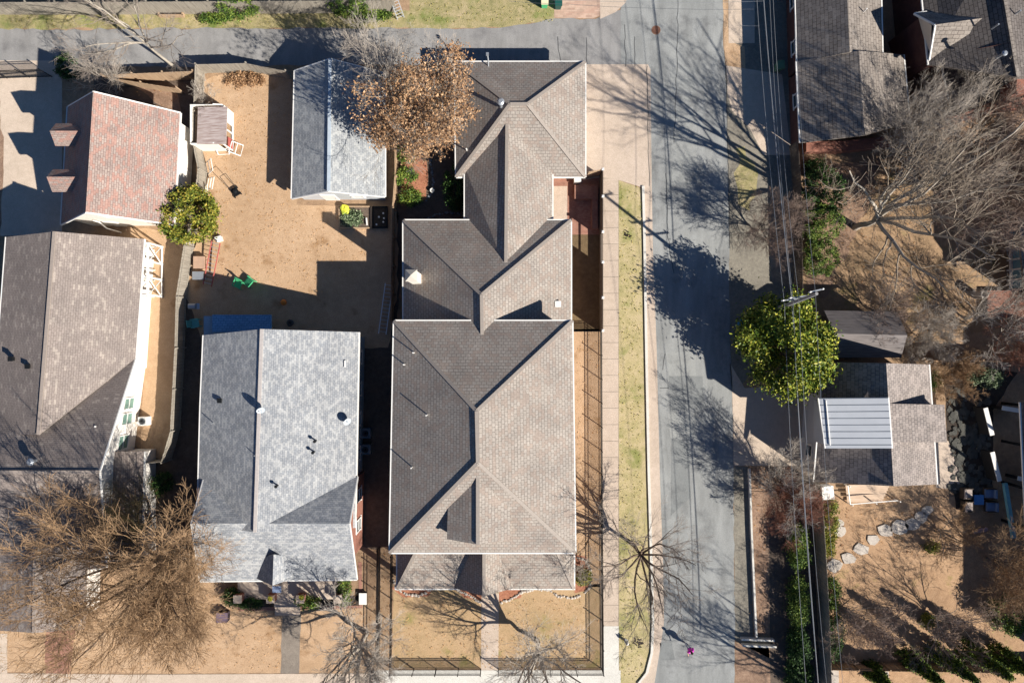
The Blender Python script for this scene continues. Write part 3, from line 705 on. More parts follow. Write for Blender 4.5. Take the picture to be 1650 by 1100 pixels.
# ---- left garage with dormers
lg = thing('dormer_garage', 'garage with reddish brown shingles and two small gabled dormers over the left driveway', 'garage', P(210, 260))
lgF = [[(109,172,3.5),(98,362,3.5),(138,342,8.0),(150,148,8.0)], [(150,148,8.0),(138,342,8.0),(280,362,3.5),(290,182,3.5)]]
r8, p8 = roof(lg, lgF, R_PINK, None, WHITE, rake=True)
w8, wp8 = walls(lg, p8, [(110,176,3.5),(100,360,3.5),(279,360,3.5),(289,184,3.5)], W_WHITE, .4)
window(w8, wp8, eidx(wp8, S_), .5, 4.6, .9, 1.1); door(w8, wp8, eidx(wp8, S_), .3)
for (x, y) in ((107, 211), (102, 285)):
    dF_ = [[(x-27,y,6.4),(x+32,y,6.4),(x+24,y-12,5.4),(x-17,y-12,5.6)], [(x-27,y,6.4),(x-18,y+24,5.4),(x+20,y+24,5.4),(x+32,y,6.4)]]
    ro_, _ = roof(lg, dF_, R_PINK, None, None, name='dormer_roof', thick=.12)
    m = MB(); a, b = P(x-14, y-9, 5.3), P(x+16, y+20, 5.3)
    m.box(((a.x+b.x)/2, (a.y+b.y)/2, 4.5), (b.x-a.x, a.y-b.y-.15, 1.9)); m.build('dormer_wall', W_WHITE, lg)
# downspout on the south wall
m = MB(); p = P(160, 358, 2.4); q = P(172, 368, 2.2); m.path([p+Vector((0, 0, .8)), p, q, q-Vector((0, 0, 2.1))], .06, 6); m.build('downspout', WHITE, lg)

# ---- houses across the street
ha = thing('brick_house', 'long dark brick house with taupe gable roof beside the overhead wires, top right', 'house', P(1370, 110))
aF = [[(1280,-80,2.9),(1285,102,2.9),(1369,84,5.0),(1362,-80,5.0)], [(1362,-80,5.0),(1369,84,5.0),(1422,88,3.6),(1418,-80,3.6)]]
bF = [[(1284,99,3.0),(1290,230,3.0),(1393,218,5.15),(1384,82,5.15)], [(1384,82,5.15),(1393,218,5.15),(1466,198,2.9),(1456,88,2.9)]]
ra, pa = roof(ha, aF, R_TAUPE, None, WHITE, rake=False); rb, pb = roof(ha, bF, R_TAUPE, None, WHITE, name='wing_roof')
wa, wpa = walls(ha, pa, [(1281,-80,2.9),(1286,110,2.9),(1420,110,3),(1418,-80,3)], BRICKD, .35)
wb, wpb = walls(ha, pb, [(1286,102,2.9),(1291,226,2.9),(1464,196,2.9),(1455,92,2.9)], BRICKD, .35)
for t in (.1, .35, .78): window(wa, wpa, eidx(wpa, W_), t, 1.6, 1.1, 1.3)
window(wb, wpb, eidx(wpb, W_), .4, 1.6, 1.1, 1.3)
pipe(ra, 1394, 17, 4.6, .3, .05, WHITE)
hb = thing('dark_roof_house', 'dark slate roofed house with a white gabled wing in the top right corner', 'house', P(1600, 80))
cF = [[(1478,-90,5),(1497,104,5),(1640,124,7.6),(1604,-90,8.0)], [(1604,-90,8.0),(1640,124,7.6),(1740,110,5),(1720,-90,5)]]
rc, pc = roof(hb, cF, R_DARK, R_TAUPE, WHITE)
dF2 = [[(1474,22,5.0),(1508,40,6.9),(1600,27,6.9),(1590,5,5.6)], [(1497,104,4.8),(1600,60,6.4),(1600,27,6.9),(1508,40,6.9)]]
roof(hb, dF2, R_TAUPE, None, WHITE, name='gable_roof', rake=True)
a, b, c = P(1479, 26, 4.9), P(1499, 100, 4.7), P(1510, 41, 6.7); m = MB(); m.poly([a, b, Vector((a.x, c.y, 6.7))]); m.build('gable_wall', W_CREAM, hb); m = MB(); m.poly([a+Vector((.3, 0, 0)), (a.x+.3, a.y, 0), (b.x+.3, b.y, 0), b+Vector((.3, 0, 0))]); m.build('wing_wall', BRICKD, hb)
eF = [[(1517,98,3.0),(1536,188,3.0),(1640,150,5.2),(1624,98,5.4)], [(1624,98,5.4),(1640,150,5.2),(1730,170,3.4),(1730,98,3.4)]]
re_, pe = roof(hb, eF, R_DARK, None, WHITE, name='rear_roof')
walls(hb, pe, [(1520,102,3),(1538,184,3),(1720,160,3),(1720,102,3)], BRICK, .3)
walls(hb, pc, [(1482,-80,5),(1499,100,5),(1730,100,5),(1715,-80,5)], BRICKD, .4)
m = MB(); p = P(1625, 150, 5); m.box((p.x, p.y, 3.3), (.9, 1.1, 6.4)); m.build('chimney', BRICK, rc)
for x, y, z in ((1610, 91, 7.9), (1602, 44, 7.6), (1637, 22, 7.6)): pipe(rc, x, y, z, .5, .1 if x == 1610 else .06, STEEL, x == 1610)
hc = thing('carriage_house', 'small slate roofed house with a wide ribbed grey metal dormer beside the magnolia', 'house', P(1390, 680))
fF = [[(1328,583,3.7),(1312,776,3.7),(1440,783,6.9),(1428,585,6.9)], [(1428,585,6.9),(1440,783,6.9),(1510,780,3.7),(1497,587,3.7)]]
rf, pf = roof(hc, fF, R_SLATE, None, WHITE)
w9, wp9 = walls(hc, pf, [(1324,588,3.7),(1313,772,3.7),(1508,776,3.7),(1496,590,3.7)], W_PALE, .3)
for t in (.2, .8): window(w9, wp9, eidx(wp9, W_), t, 1.7, 1.0, 1.2)
window(w9, wp9, eidx(wp9, S_), .5, 5, 1.2, 1.2)
md, _ = roof(hc, [[(1320,641,6.2),(1331,722,6.2),(1437,722,7.1),(1431,640,7.1)]], R_METAL, None, WHITE, name='metal_dormer_roof')
sm = MB()
for i in range(8):
    t = (i+.1)/7.6; a = P(1320, 641, 6.2).lerp(P(1331, 722, 6.2), t); b = P(1431, 640, 7.1).lerp(P(1437, 722, 7.1), t)
    sm.bar(a+Vector((0, 0, .012)), b+Vector((0, 0, .012)), .045, .026)
sm.build('seam', R_DKMET, md); sb = MB(); sb.bar(P(1331, 645, 6.35), P(1338, 717, 6.35), .07, .06); sb.build('snow_bar', WHITE, md)
m = MB(); a, b = P(1326, 645, 5.8), P(1430, 718, 5.8); m.box(((a.x+b.x)/2, (a.y+b.y)/2, 4.9), (b.x-a.x-.2, a.y-b.y-.2, 2.0)); m.build('dormer_wall', W_PALE, hc)
roof(hc, [[(1434,650,6.85),(1437,712,6.85),(1526,712,5.2),(1522,652,5.2)]], R_SLATE, None, None, name='shed_dormer_roof')
m = MB(); a, b = P(1450, 654, 5.2), P(1518, 708, 5.2); m.box(((a.x+b.x)/2, (a.y+b.y)/2, 2.5), (b.x-a.x, a.y-b.y, 5.0)); m.build('rear_wall', W_PALE, hc)
hd = thing('garden_shed', 'low shed with weathered dark roof beside the evergreen and north of the metal dormer house', 'shed', P(1400, 540))
gF2 = [[(1328,500,3.0),(1345,537,4.3),(1462,540,4.3),(1446,502,3.0)], [(1345,537,4.3),(1336,576,3.0),(1452,576,3.0),(1462,540,4.3)]]
rd, pd = roof(hd, gF2, M_wood('shed boards roof', '#5b5553', '#7d7673', 1, 'x'), None, None)
walls(hd, pd, [(1330,503,3),(1338,572,3),(1448,572,3),(1444,504,3)], WOODD, .3)
# playhouse
ph = thing('playhouse', 'small playhouse with aged plank roof and white frames on its open east side', 'playhouse', P(345, 210))
r9, p9 = roof(ph, [[(319,173,2.2),(317,232,2.2),(364,232,2.5),(366,172,2.5)]], PLANK, None, None, thick=.1)
a, b = P(326, 177, 1.2), P(370, 232, 1.2); m = MB(); x0, x1, y0, y1 = P(325, 0).x, P(381, 0).x, P(0, 243).y, P(0, 183).y
m.box(((x0+x1)/2-.4, y0, 1.1), (x1-x0-.8, .07, 2.2)); m.box(((x0+x1)/2-.4, y1, 1.1), (x1-x0-.8, .07, 2.2)); m.box((x0, (y0+y1)/2, 1.05), (.07, y1-y0, 2.1)); m.build('wall', WHITE, ph)
m = MB(); xe = x1-.3
for yy in (y0, (y0+y1)/2-.2, (y0+y1)/2+.5, y1): m.box((xe, yy, 1.1), (.1, .1, 2.2))
for zz in (.06, 2.2): m.box((xe, (y0+y1)/2, zz), (.12, y1-y0, .12))
for yy in (y0, y1): m.bar((xe, yy, 2.2), (xe-.75, yy, 2.35), .1, .1)
m.build('frame', WHITE, ph); m = MB(); m.box((xe-.03, y1-.6, 1.2), (.06, 1.1, 1.9)); m.build('side_panel', WHITE, ph)
m = MB(); m.box((xe, y0+.5, .55), (.06, .8, 1.0)); m.build('half_door', REDM, ph)
# sunroom + deck at the right edge
sr = thing('sunroom', 'white framed sunroom with grey roof at the right edge above the red deck', 'sunroom', P(1640, 410))
a, b = P(1634, 362), P(1720, 462); m = MB(); m.box(((a.x+b.x)/2, (a.y+b.y)/2, .9), (b.x-a.x-1.0, a.y-b.y, 1.8)); m.build('wall', W_WHITE, sr)
m = MB(); x0 = P(1622, 0).x
for y in range(372, 470, 16):
    yy = P(0, y).y; m.box((x0, yy, 1.7), (.14, .14, 3.2)); m.bar((x0, yy, 3.2), (x0+1.6, yy, 3.5), .12, .12)
m.box((x0, P(0, 420).y, 3.2), (.2, P(0, 372).y-P(0, 468).y, .2)); m.box((x0, P(0, 420).y, .5), (.16, P(0, 372).y-P(0, 468).y, .2)); m.build('frame', WHITE, sr)
m = MB(); m.box((x0+.05, P(0, 420).y, 1.9), (.03, P(0, 372).y-P(0, 468).y-.2, 2.4)); m.build('glazing', BLUEP and M_plain('blue glass', '#6f94a3', .2, 2, .15), sr)
m = MB(); a, b = P(1639, 348, 3.6), P(1740, 470, 3.6); m.prism([(a.x, a.y), (b.x, a.y), (b.x, b.y), (a.x+.6, b.y)], 3.45, 3.65); m.build('roof', R_TAUPE, sr)
big, bp = roof(sr, [[(0,0,6),(0,0,6),(0,0,6)]][:0] or [[(1765,330,6),(1765,518,6),(1860,518,9),(1860,330,9)]], R_TAUPE, None, WHITE, name='main_roof')
m = MB(); q1, q2 = P(1765, 518, 6), P(1860, 330, 6); m.box(((q1.x+q2.x)/2+.8, (q1.y+q2.y)/2, 3), (q2.x-q1.x, q2.y-q1.y-.8, 5.9)); m.build('main_wall', W_WHITE, sr)
dk = thing('deck', 'reddish wooden deck at the right edge with a round ring on its corner post', 'deck', P(1620, 490))
m = MB(); a, b = P(1591, 468, .5), P(1720, 512, .5)
n = 18
for i in range(n): yy = a.y+(b.y-a.y)*(i+.5)/n; m.box(((a.x+b.x)/2, yy, .5), (b.x-a.x, abs(b.y-a.y)/n-.015, .05))
m.build('deck_boards', DECK, dk); m = MB()
m.box(((a.x+b.x)/2, b.y, .25), (b.x-a.x, .08, .45)); m.box((a.x, (a.y+b.y)/2, .25), (.08, a.y-b.y, .45)); m.build('skirt', WOODD, dk)
m = MB(); r_ = P(1587, 474, 1.2); m.lathe([(.35, -1.2), (.36, 0), (.3, .02), (.22, 0), (.2, -.2)], r_, 16); m.build('ring_planter', STONE, dk)
# white capped low walls right edge
pwall = thing('patio_wall', 'dark low garden wall with white caps round a sunken terrace at the right edge', 'garden wall', P(1610, 700))
for (x0_, y0_, x1_, y1_) in ((1588, 657, 1599, 701), (1615, 657, 1646, 662), (1599, 728, 1611, 775), (1640, 770, 1672, 776)):
    a, b = P(x0_, y0_, 1.5), P(x1_, y1_, 1.5); m = MB(); m.bar((a.x, a.y, .72), (b.x, b.y, .72), .25, 1.44); o = m.build('wall', M_plain('dark wall', '#2c2a29', .15), pwall)
    m = MB(); m.bar((a.x, a.y, 1.48), (b.x, b.y, 1.48), .38, .07); m.build('cap', WHITE, o)
rh = thing('dark_house', 'dark roofed house cut by the right edge behind the white capped wall', 'house', P(1690, 720))
r10, p10 = roof(rh, [[(1645,648,4),(1655,860,4),(1760,860,7),(1760,648,7)]], R_DARK, None, WHITE)
for y in (655, 720, 790, 855): a = P(1652, y, 3.5); m = MB(); m.box((a.x+.6, a.y, 1.9), (.2, .2, 3.8)); m.build('post', BLACK, rh)
q1, q2 = Vector((905/S, -548/S, 0)), Vector((1100/S, -105/S, 0))
m = MB(); m.box(((q1.x+q2.x)/2+.3, (q1.y+q2.y)/2, 3.9), (q2.x-q1.x, q2.y-q1.y-.6, 7.8)); m.build('main_wall', BRICKD, rh)
m = MB(); xm = (q1.x+q2.x)/2
m.poly([(q1.x, q1.y, 8), (xm, q1.y, 10.5), (xm, q2.y, 10.5), (q1.x, q2.y, 8)]); m.poly([(q2.x, q1.y, 8), (q2.x, q2.y, 8), (xm, q2.y, 10.5), (xm, q1.y, 10.5)]); m.poly([(q1.x, q1.y, 7.9), (q2.x, q1.y, 7.9), (xm, q1.y, 10.45)]); m.poly([(q1.x, q2.y, 7.9), (q2.x, q2.y, 7.9), (xm, q2.y, 10.45)]); m.build('main_roof', R_DARK, rh)
m = MB(); m.bar(P(1619, 778, 1.2), P(1633, 866, 1.2), .3, .3); m.build('fascia_beam', TEALB, rh)
# brick terrace walls near top right houses
for nm, lab, pts_ in (('brick_wall', 'low brick garden wall angling below the dark roofed house', [(1512, 200), (1580, 178), (1660, 150)]), ('brick_wall', 'low brick wall along the south end of the long brick house', [(1293, 240), (1350, 240), (1425, 232)])):
    t = thing(nm, lab, 'wall', P(*pts_[0])); m = MB()
    for (q, s_) in zip(pts_[:-1], pts_[1:]): a, b = P(*q), P(*s_); m.bar((a.x, a.y, .4), (b.x, b.y, .4), .9, .8)
    m.build('brickwork', BRICK, t)
# ---------------------------------------------------------------- fences
def wood_fence(label, pxs, h, mat, wd=.14, gap=.015, name='wooden_fence', posts=True, cap=None, group=None, solid=None):
    pts = [P(*q) for q in pxs]; f = thing(name, label, 'fence', pts[0], group=group); rg = random.Random(int(pts[0].x*10))
    for a, b in zip(pts[:-1], pts[1:]):
        d = (b-a); L = d.length; d.normalize(); ang = math.atan2(d.y, d.x); nn = Vector((-d.y, d.x, 0)); m = MB(); k = max(1, int(L/wd))
        for i in range(k):
            c = a+d*(L*(i+.5)/k); hh = h+(rg.random()-.5)*.05
            m.box((c.x+nn.x*(rg.random()-.5)*.015, c.y+nn.y*(rg.random()-.5)*.015, hh/2), (L/k-gap, .022, hh), ang)
        for zz in (.3, h-.3): m.bar(a+nn*.05+Vector((0, 0, zz)), b+nn*.05+Vector((0, 0, zz)), .04, .09)
        m.build('panel', mat, f)
        if posts:
            kk = max(1, int(L/2.4))
            for i in range(kk+1 if b is pts[-1] else kk):
                c = a+d*(L*i/kk)+nn*.1; m = MB(); m.box((c.x, c.y, h/2+.02), (.1, .1, h+.04), ang); m.build('post', mat, f)
    return f
def iron_fence(label, pxs, h=1.2, sp=.1):
    pts = [P(*q) for q in pxs]; f = thing('iron_fence', label, 'fence', pts[0])
    for a, b in zip(pts[:-1], pts[1:]):
        d = b-a; L = d.length; d.normalize(); m = MB()
        for zz in (.12, h-.28, h-.05): m.bar(a+Vector((0, 0, zz)), b+Vector((0, 0, zz)), .035, .04)
        m.build('rail', IRON, f); m = MB(); k = int(L/sp)
        for i in range(k): c = a+d*(L*(i+.5)/k); m.box((c.x, c.y, h/2), (.024, .024, h-.06))
        m.build('pickets', IRON, f); kk = max(1, round(L/2.2))
        for i in range(kk+1 if b is pts[-1] else kk):
            c = a+d*(L*i/kk); m = MB(); m.box((c.x, c.y, (h+.08)/2), (.06, .06, h+.08)); m.box((c.x, c.y, h+.1), (.08, .08, .04)); m.build('post', IRON, f)
    return f
iron_fence('black iron picket fence along the sidewalk and the front of the corner house lawn', [(967, 534), (968, 800), (970, 1077), (803, 1077)])
iron_fence('black iron picket fence on the neighbour side and the left half of the front lawn', [(775, 1077), (631, 1077), (633, 890)])
iron_fence('short black iron fence across the narrow side yard next to the privacy fence', [(926, 534), (966, 534)])
iron_fence('black iron fence running down the narrow strip between the grey house and the corner house', [(612, 880), (611, 1066)], 1.2)
# privacy fence on the sidewalk side
pf_ = thing('privacy_fence', 'tall wooden privacy fence with white capped posts between brick patio and sidewalk', 'fence', P(966, 283))
ys = [283, 325, 380, 427, 482, 533]
for i in range(5):
    a, b = P(966, ys[i]), P(966, ys[i+1]); h = 2.2 if i != 2 else .85; m = MB(); L = (b-a).length; k = int(L/.14)
    for q in range(k): c = a.lerp(b, (q+.5)/k); m.box((c.x, c.y, h/2), (.022, L/k-.012, h))
    for zz in (.3, h-.2): m.bar(a+Vector((.04, 0, zz)), b+Vector((.04, 0, zz)), .04, .09)
    if i == 2:
        for zz in (1.45, 2.1): m.bar(a+Vector((0, 0, zz)), b+Vector((0, 0, zz)), .05, .14)
    m.build('panel', WOODD, pf_)
for y in ys:
    c = P(966, y); m = MB(); m.box((c.x, c.y, 1.12), (.12, .12, 2.24)); o = m.build('post', WOODD, pf_); m = MB(); m.box((c.x, c.y, 2.27), (.22, .22, .06)); m.box((c.x, c.y, 2.31), (.14, .14, .05)); m.build('post_cap', WHITE, o)
m = MB(); c, e = P(944, 287), P(966, 283); m.bar(Vector((c.x, c.y, 1.1)), Vector((e.x, e.y, 1.1)), .05, 2.2); m.build('panel', WOODT, pf_)
wood_fence('weathered grey fence between the brown house and the dry back yard', [(330, 118), (327, 190), (326, 240), (334, 280), (330, 320), (312, 400), (300, 480), (298, 560), (291, 690), (277, 738), (236, 741)], 1.85, WOODG)
wood_fence('weathered grey fence along the alley behind the dry back yard', [(330, 118), (408, 116), (470, 128)], 1.85, WOODG)
wood_fence('tan board fence along the alley behind the reddish brown garage', [(182, 134), (325, 128)], 1.8, WOODT)
wood_fence('tan board fence turning back from the alley towards the reddish brown garage', [(182, 134), (296, 152)], 1.4, WOODT)
wood_fence('long weathered fence on the far side of the alley at the top edge', [(-300, 24), (160, 24), (640, 21)], 2.2, WOODG)
wood_fence('fence between the grey garage yard and the planted courtyard of the corner house', [(641, 235), (641, 290), (637, 340), (634, 520)], 1.6, WOODT)
wood_fence('tall dark fence under the overhead wires beside the big bare tree yard', [(1272, 236), (1277, 300), (1280, 480)], 1.8, WOODD)
wood_fence('weathered fence between the green hedge and the stepping stone garden', [(1305, 775), (1313, 900), (1318, 1000), (1322, 1130)], 2.3, WOODG)
wood_fence('fence along the back of the stone patio south of the bare tree yard', [(1470, 579), (1700, 584)], 1.8, WOODT)
wood_fence('low wooden garden fence at the bottom right below the pink grey shrub', [(1322, 1066), (1420, 1068), (1700, 1072)], 1.5, WOODT)
iron_fence('sliding black iron gate across the left driveway', [(-60, 129), (84, 124)], 1.7, .11)
# ---------------------------------------------------------------- utility pole and wires
pole = thing('utility_pole', 'tall leaning grey utility pole with crossarms rising through the evergreen tree', 'utility pole', P(1222, 509))
b0, t0 = P(1222, 509), P(1316, 473, 11.2); m = MB(); m.tube(b0, t0, .2, .12, 12); m.build('shaft', M_wood('pole wood', '#7d7a78', '#9a9896', 1, 'z'), pole)
for f_, hl in ((.66, 1.0), (.76, .9), (.985, .5)):
    c = b0.lerp(t0, f_); m = MB(); m.bar(c+Vector((-hl, .12, 0)), c+Vector((hl, .35, 0)), .1, .12); o = m.build('crossarm', STEEL, pole)
    for s_ in (-.9, .9): q = c+Vector((hl*s_, .24+.12*s_, .1)); m = MB(); m.lathe([(.04, 0), (.07, .05), (.04, .1), (.06, .16)], q, 8); m.build('insulator', WHITE, o)
WIREL = M_plain('bright cable', '#8f9295', .05, 2, .4, .3); WIRED = M_plain('dark cable', '#54585c', .05, 2, .5)
def wire(label, pts, r, mat, sag=.5, name='power_line'):
    m = MB(); ps = [P(*q) for q in pts]; full = []
    for a, b in zip(ps[:-1], ps[1:]):
        n = 14
        for i in range(n): t = i/n; v = a.lerp(b, t); v.z -= sag*4*t*(1-t); full.append(v)
    full.append(ps[-1]); m.path(full, r, 5); o = m.build(name, mat); return tag(o, label, 'wire')
wire('thick communication cable, the heavy bright line over the dark side path', [(1226, -60, 6.4), (1276, 486, 6.4), (1325, 1180, 6.4)], .035, WIREL, .3, 'cable')
wire('twisted cable nearest the street, hanging left of the thick bright cable', [(1216, -60, 6.2), (1264, 490, 6.4), (1305, 1180, 6.2)], .018, WIREL, .5, 'cable')
wire('overhead wire just right of the thick cable', [(1238, -60, 7.6), (1278, 484, 7.8), (1326, 1180, 7.6)], .014, WIREL, .6)
wire('overhead wire between the thick cable and the rightmost wire', [(1243, -60, 8.6), (1287, 482, 8.8), (1340, 1180, 8.6)], .014, WIREL, .6)
wire('rightmost and highest overhead wire, from the pole top', [(1278, -60, 11), (1314, 473, 11.3), (1366, 1180, 11)], .012, WIREL, .5)
wire('thin service wire crossing the street at the very top', [(700, -10, 5.5), (1000, 3, 6.3), (1229, 2, 6.6)], .01, WIREL, .2)
wire('slack dark service wire crossing the alley mouth below the top edge', [(820, 2, 5.0), (915, 7, 5.2), (1066, 14, 5.5), (1215, 15, 6.2)], .012, WIRED, .1)
wire('thin wire stub crossing to the line beside the parked slab', [(1190, 41, 6.0), (1224, 42, 6.5)], .01, WIREL, .05)
# ---------------------------------------------------------------- small objects
def plastic_chair(label, px, py, rz, mat, group=None):
    t = thing('plastic_chair', label, 'chair', P(px, py), rz, group); t.scale = (1.25, 1.25, 1.1)
    m = MB(); m.box((0, 0, .42), (.5, .5, .04)); m.build('seat', mat, t, world=False)
    m = MB()
    for i in range(5): m.box((-.2+.1*i, -.29-.05, .68), (.075, .03, .52), 0, .22)
    m.box((0, -.39, .93), (.5, .04, .08), 0, .22); m.build('backrest', mat, t, world=False)
    for s_ in (-1, 1):
        m = MB(); m.box((s_*.28, -.02, .63), (.07, .52, .035)); m.bar((s_*.28, .22, .62), (s_*.25, .24, 0), .05, .04); m.build('armrest', mat, t, world=False)
        m = MB(); m.bar((s_*.24, -.24, .42), (s_*.27, -.33, 0), .05, .05); m.build('leg', mat, t, world=False)
        m = MB(); m.bar((s_*.22, .22, .42), (s_*.22, .25, 0), .05, .05); m.build('leg', mat, t, world=False)
    return t
plastic_chair('left one of the two bright green plastic chairs on the dry lawn', 387, 459, 2.7, GREENP)
plastic_chair('right one of the two bright green plastic chairs, half in the sun', 404, 454, .9, GREENP)
plastic_chair('teal plastic armchair by the fence near the blue roofed lean-to', 319, 521, -1.4, TEALP)
def ladder(label, p, q, wd, mat, n=12):
    p = Vector(p); q = Vector(q); t = thing('ladder', label, 'ladder', p); d = (q-p).normalized(); x = d.cross(Vector((0, 0, 1))).normalized()
    for s_ in (-1, 1): m = MB(); m.bar(p+x*s_*wd/2, q+x*s_*wd/2, .06, .1); m.build('rail', mat, t)
    for i in range(n): c = p.lerp(q, (i+.6)/n); m = MB(); m.tube(c-x*wd/2, c+x*wd/2, .026, .026, 6); m.build('rung', ALU, t)
    return t
ladder('aluminium extension ladder lying on the shaded ground along the courtyard fence', P(616, 538, .15), P(627, 457, .25), .66, M_plain('pale aluminium', '#dfe6ea', .05), 13)
ladder('red fibreglass ladder leaning by the boxes under the round evergreen', P(334, 460, .3), P(348, 390, .9), .75, REDM, 11)
ladder('blue white aluminium ladder leaning over the alley fence at the top', P(646, 30, .1), P(628, -20, 2.6), .6, ALU, 10)
def box_obj(name, label, cat, px, py, size, mat, z=0, rz=0, lid=None):
    t = thing(name, label, cat, P(px, py)+Vector((0, 0, z)), rz); m = MB(); m.box((0, 0, size[2]/2), size)
    m.build('body', mat, t, world=False); m = MB(); m.box((0, 0, size[2]+.02), (size[0]+.05, size[1]+.05, .05)); m.build('lid', lid or mat, t, world=False)
    return t
CARD = M_plain('cardboard', '#b0917a', .1)
box_obj('cardboard_box', 'tan cardboard box beside the red ladder', 'box', 326, 424, (.95, 1.0, .6), CARD)
box_obj('metal_cabinet', 'low grey metal cabinet below the cardboard box', 'cabinet', 324, 445, (.9, .65, .6), STEEL)
box_obj('white_bucket', 'white tub at the top end of the red ladder', 'tub', 355, 386, (.5, .4, .4), WHITE, rz=.3)
box_obj('storage_crate', 'dark purple grey chest with a pale lid on the front lawn left of the porch', 'chest', 362, 990, (.95, .8, .6), M_plain('dark chest', '#3a3138', .1), lid=M_plain('chest lid', '#6a5a66', .1))
box_obj('utility_box', 'small dark utility box with white cover beside the brick edging of the porch bed', 'utility box', 586, 962, (.62, .95, .3), BLACK, lid=WHITE)
box_obj('white_bin', 'white storage box at the south end of the metal dormer house', 'storage box', 1326, 790, (1.0, 1.1, .9), WHITE, rz=.1)
# barbecue
t = thing('barbecue', 'grey barrel barbecue by the fence above the teal chair', 'barbecue', P(317, 494)); c = P(317, 494)
m = MB(); m.tube(c+Vector((-.3, 0, .8)), c+Vector((.3, 0, .8)), .26, .26, 14); m.build('barrel', STEEL, t)
for sx in (-.25, .25):
    for sy in (-.2, .2): m = MB(); m.tube(c+Vector((sx, sy, 0)), c+Vector((sx, sy, .65)), .02, .02, 6); m.build('leg', BLACK, t)
m = MB(); m.box(c+Vector((.48, 0, .78)), (.25, .5, .03)); m.build('side_shelf', ALU, t)
# hula ring/ball
m = MB(); m.blob(tuple(P(457, 487, .24)), (.26, .26, .24), 3, 0, 14, 9); tag(m.build('ball', ORANGE, None, smooth=True), 'small orange ball on the shaded dry lawn', 'ball')
m = MB(); m.lathe([(.3, 0), (.32, .1), (.26, .2), (.16, .2), (.14, .02)], P(468, 520, 0), 16); tag(m.build('tyre', M_plain('worn tyre', '#57534e', .1), None), 'old tyre planter behind the grey house beside the blue lean-to', 'tyre')
# mower
t = thing('push_mower', 'black push mower standing on the dry lawn near the playhouse', 'mower', P(381, 310), .55); t.scale = (1.3, 1.3, 1.1)
m = MB(); m.box((0, 0, .18), (.4, .55, .14)); m.lathe([(.14, .24), (.15, .36), (.06, .4)], (0, 0, 0), 10); m.build('deck', BLACK, t, world=False)
for sx in (-.24, .24):
    for sy in (-.24, .26): m = MB(); m.tube((sx-.03, sy, .1), (sx+.03, sy, .1), .1, .1, 12); m.build('wheel', BLACK, t, world=False)
m = MB(); m.path([(-.2, .25, .2), (-.22, 1.15, .95), (.22, 1.15, .95), (.2, .25, .2)], .018, 6); m.build('handle', BLACK, t, world=False)
# leaning window frames
def wframe(label, px, py, wd, ht, rz, lean):
    t = thing('window_frame', label, 'window frame', P(px, py), rz, None); m = MB(); M_ = Matrix.Rotation(lean, 4, 'X')
    for a, b in (((-wd/2, 0, 0), (wd/2, 0, 0)), ((-wd/2, 0, ht), (wd/2, 0, ht)), ((-wd/2, 0, 0), (-wd/2, 0, ht)), ((wd/2, 0, 0), (wd/2, 0, ht)), ((-wd/2, 0, ht/2), (wd/2, 0, ht/2))):
        m.bar(M_ @ Vector(a), M_ @ Vector(b), .07, .05, (0, 1, 0))
    m.build('sash', WHITE, t, world=False)
wframe('white window frame leaning at the half door of the playhouse', 390, 243, .95, 1.0, 1.3, -.9)
wframe('white window frame leaning on the south wall of the playhouse', 361, 249, 1.0, 1.1, .05, -.75)
wframe('upper white window frame leaning on the yard fence below the playhouse', 333, 272, 1.0, 1.3, 1.75, .75)
wframe('second white window frame leaning on the yard fence, above the round evergreen', 335, 296, 1.0, 1.3, 1.4, .75)
wframe('lowest white window frame against the fence, touching the round evergreen', 330, 312, 1.1, 1.2, 1.6, .6)
# bins
def bin_(label, px, py, rz, body, lid):
    t = thing('wheelie_bin', label, 'bin', P(px, py), rz); m = MB(); b = len(m.v)
    for z, s_ in ((.08, .22), (1.0, .29)):
        for x, y in ((-1,-1),(1,-1),(1,1),(-1,1)): m.v.append((x*s_, y*s_*1.15, z))
    for f in ((0,3,2,1),(4,5,6,7),(0,1,5,4),(1,2,6,5),(2,3,7,6),(3,0,4,7)): m.f.append(list(f))
    m.build('body', body, t, world=False); m = MB(); m.box((0, -.02, 1.05), (.62, .72, .07), 0, .04); m.build('lid', lid, t, world=False)
    for sx in (-.24, .24): m = MB(); m.tube((sx-.03, .27, .1), (sx+.03, .27, .1), .1, .1, 12); m.build('wheel', BLACK, t, world=False)
    m = MB(); m.tube((-.22, .39, .98), (.22, .39, .98), .02, .02, 6); m.build('handle', body, t, world=False)
bin_('green wheelie bin with cream lid at the top edge beside the paved drive', 877, 10, 0, GREENP, CREAM)
bin_('dark green wheelie bin standing on the pale paved drive at the top', 899, 12, 0, DGREEN, DGREEN)
bin_('dark green wheelie bin by the left driveway gate', 128, 117, .6, DGREEN, DGREEN)
bin_('grey green bin in the shade beside the long brick house', 1251, 112, .1, GGREEN, GGREEN)
m = MB(); m.lathe([(.26, 0), (.34, .7), (.35, .72), (.3, .72), (.26, .3)], P(1193, 521), 18); tag(m.build('barrel', BLUEP, None), 'round blue barrel in the shade left of the big evergreen', 'barrel')
m = MB(); p = P(1266, 16, 0); m.box(p+Vector((.45, 0, 2.0)), (.35, .9, .9)); tag(m.build('awning', BLUEP, None), 'blue window awning unit on the wall of the long brick house', 'awning')
